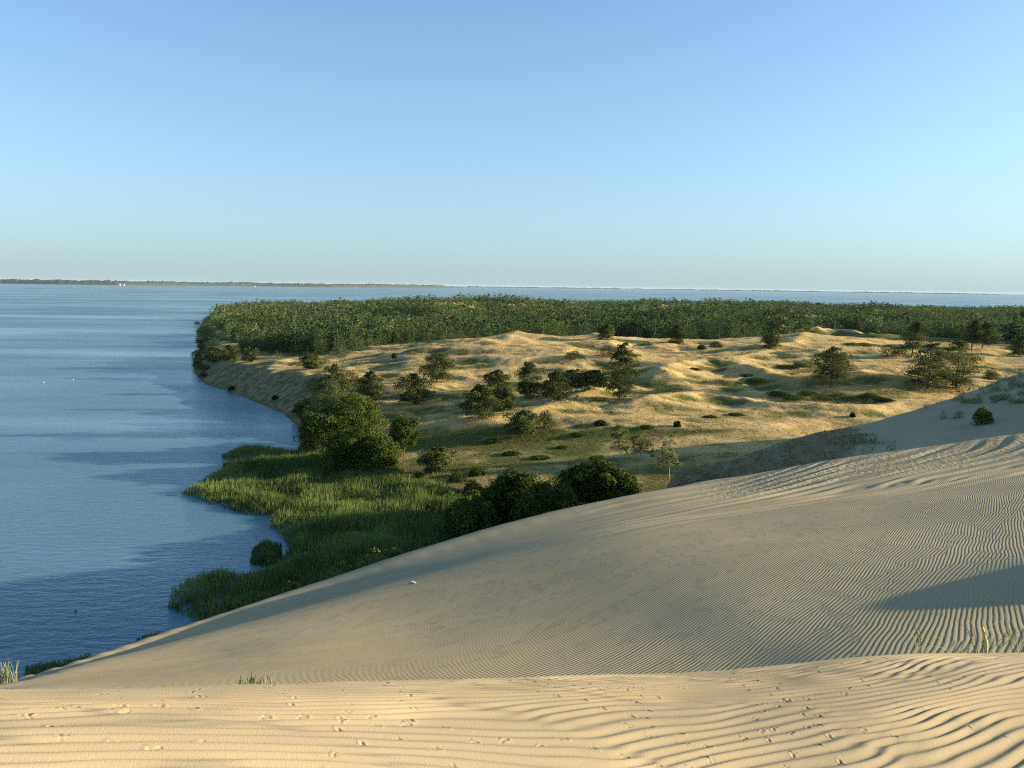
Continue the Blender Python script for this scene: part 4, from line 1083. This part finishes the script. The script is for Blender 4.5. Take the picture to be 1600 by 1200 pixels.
def house(u, v, w_, h_, label):
    x, y = at(u, v, 2.0); o = thing("white_house", (float(x), float(y) - 60, 1.0), label, "house")
    part("wall", [(-w_ / 2, w_ / 2, -6, 6, 0, h_)], M_WHITE, o)
    part("roof", [(-w_ / 2 - 0.6, w_ / 2 + 0.6, -6.6, 6.6, h_ + 0.003, h_ + 4, 4.5)], M_ROOF, o)
    for k in range(3):
        xx = -w_ / 2 + w_ * (k + 0.5) / 3; part("window", [(xx - 1.2, xx + 1.2, -6.1, -5.9, h_ * .4, h_ * .75)], M_GLASS, o)
house(192, 445.5, 15, 12, "tall white building on the far shore near its left end")
house(198, 445.6, 22, 7, "low white building right of the tall one on the far shore")
def sail(u, v, label):
    x, y = at(u, v, 0.0); o = thing("sailing_boat", (float(x), float(y), 0), label, "boat", 0.4)
    part("hull", [(-6, 6, -1.6, 1.6, -0.3, 1.3)], M_WHITE, o); part("mast", [(-0.15, 0.15, -0.15, 0.15, 1.3, 14)], M_WHITE, o)
    Vs = np.array([(-0.3, 0, 2), (-5.5, 0.4, 2.2), (-0.3, 0, 13.5), (-0.3, 0.1, 2), (-5.5, 0.5, 2.2), (-0.3, 0.1, 13.5)], float)
    link("sail", mesh("sail", Vs, [np.array([(0, 1, 2), (5, 4, 3)])], [M_WHITE]), o)
sail(557, 450.3, "tiny white sailing boat right of the ferry")
def bird(u, v, s, mat, name, label, cat, neck=True, rz=0.0):
    x, y = at(u, v, 0.0); b = Build(); th = np.linspace(0, 2 * math.pi, 10, endpoint=False)
    prof = [(-0.75, 0.03, 0.30), (-0.55, 0.14, 0.22), (-0.2, 0.27, 0.17), (0.2, 0.28, 0.16), (0.5, 0.16, 0.2), (0.6, 0.09, 0.3)]
    if neck: prof += [(0.66, 0.07, 0.5), (0.62, 0.06, 0.75), (0.66, 0.075, 0.88), (0.78, 0.06, 0.90), (0.95, 0.02, 0.86)]
    else: prof += [(0.66, 0.09, 0.38), (0.72, 0.08, 0.46), (0.85, 0.03, 0.45)]
    V, F = tube([(p[0] * s, 0, p[2] * s) for p in prof], [p[1] * s for p in prof], 8); b.add(V, F)
    o = link(name, b.mesh(name, mat, True), None, (float(x), float(y), 0), label=label, category=cat); o.rotation_euler = (0, 0, rz)
bird(68.5, 597.5, 0.4, M_WHITE, "swan", "white swan afloat, left one of the pair on open water", "swan", True, 0.5)
bird(114.5, 593.5, 0.4, M_WHITE, "swan", "white swan afloat, right one of the pair on open water", "swan", True, 1.2)
bird(118.5, 955.5, 0.4, M_DARK, "duck", "small dark duck on the calm water near the dune", "duck", False, 2.0)
# pale scrap of driftwood and a twig lying on the rippled dune
x, y, z = dune_hit(643, 913, 15, 36)
b = Build(); V, F = tube([(-0.13, 0, 0.02), (-0.04, 0.02, 0.05), (0.06, 0.0, 0.05), (0.14, -0.03, 0.03)], [0.02, 0.045, 0.04, 0.012], 7); b.add(V, F)
link("driftwood", b.mesh("driftwood", plain("bleached_wood", (0.62, 0.56, 0.45), 0.8, 0.2), True), None, (float(x), float(y), float(z)), label="pale scrap of driftwood lying on the shaded dune slope", category="driftwood")
x, y, z = dune_hit(408, 962, 13, 30)
b = Build(); V, F = tube([(-0.09, 0, 0.01), (0, 0.02, 0.03), (0.1, 0.01, 0.01)], [0.006, 0.008, 0.004], 5); b.add(V, F)
V, F = tube([(-0.03, 0.01, 0.02), (-0.05, 0.02, 0.09)], [0.006, 0.003], 5); b.add(V, F)
link("twig", b.mesh("twig", M_PALEBARK, True), None, (float(x), float(y), float(z)), label="forked pale twig lying on the dune near its left edge", category="twig")

# ------------------------------------------------------------------ air between the camera and the far shore
hz = NT("haze_air")
hz.n.remove(hz.p)
vol = hz.add("VolumePrincipled", {"Color": (0.56, 0.71, 0.84, 1), "Density": 1.6e-5, "Anisotropy": 0.0})
hz.t.links.new(vol.outputs[0], hz.out.inputs["Volume"])
V, F = boxm(-62000, 62000, -700, 71000, -7.0, 62.0)
link("haze", mesh("haze", V, [F], [hz.m]), kind="stuff", label="pale blue summer haze over the lagoon", category="haze")
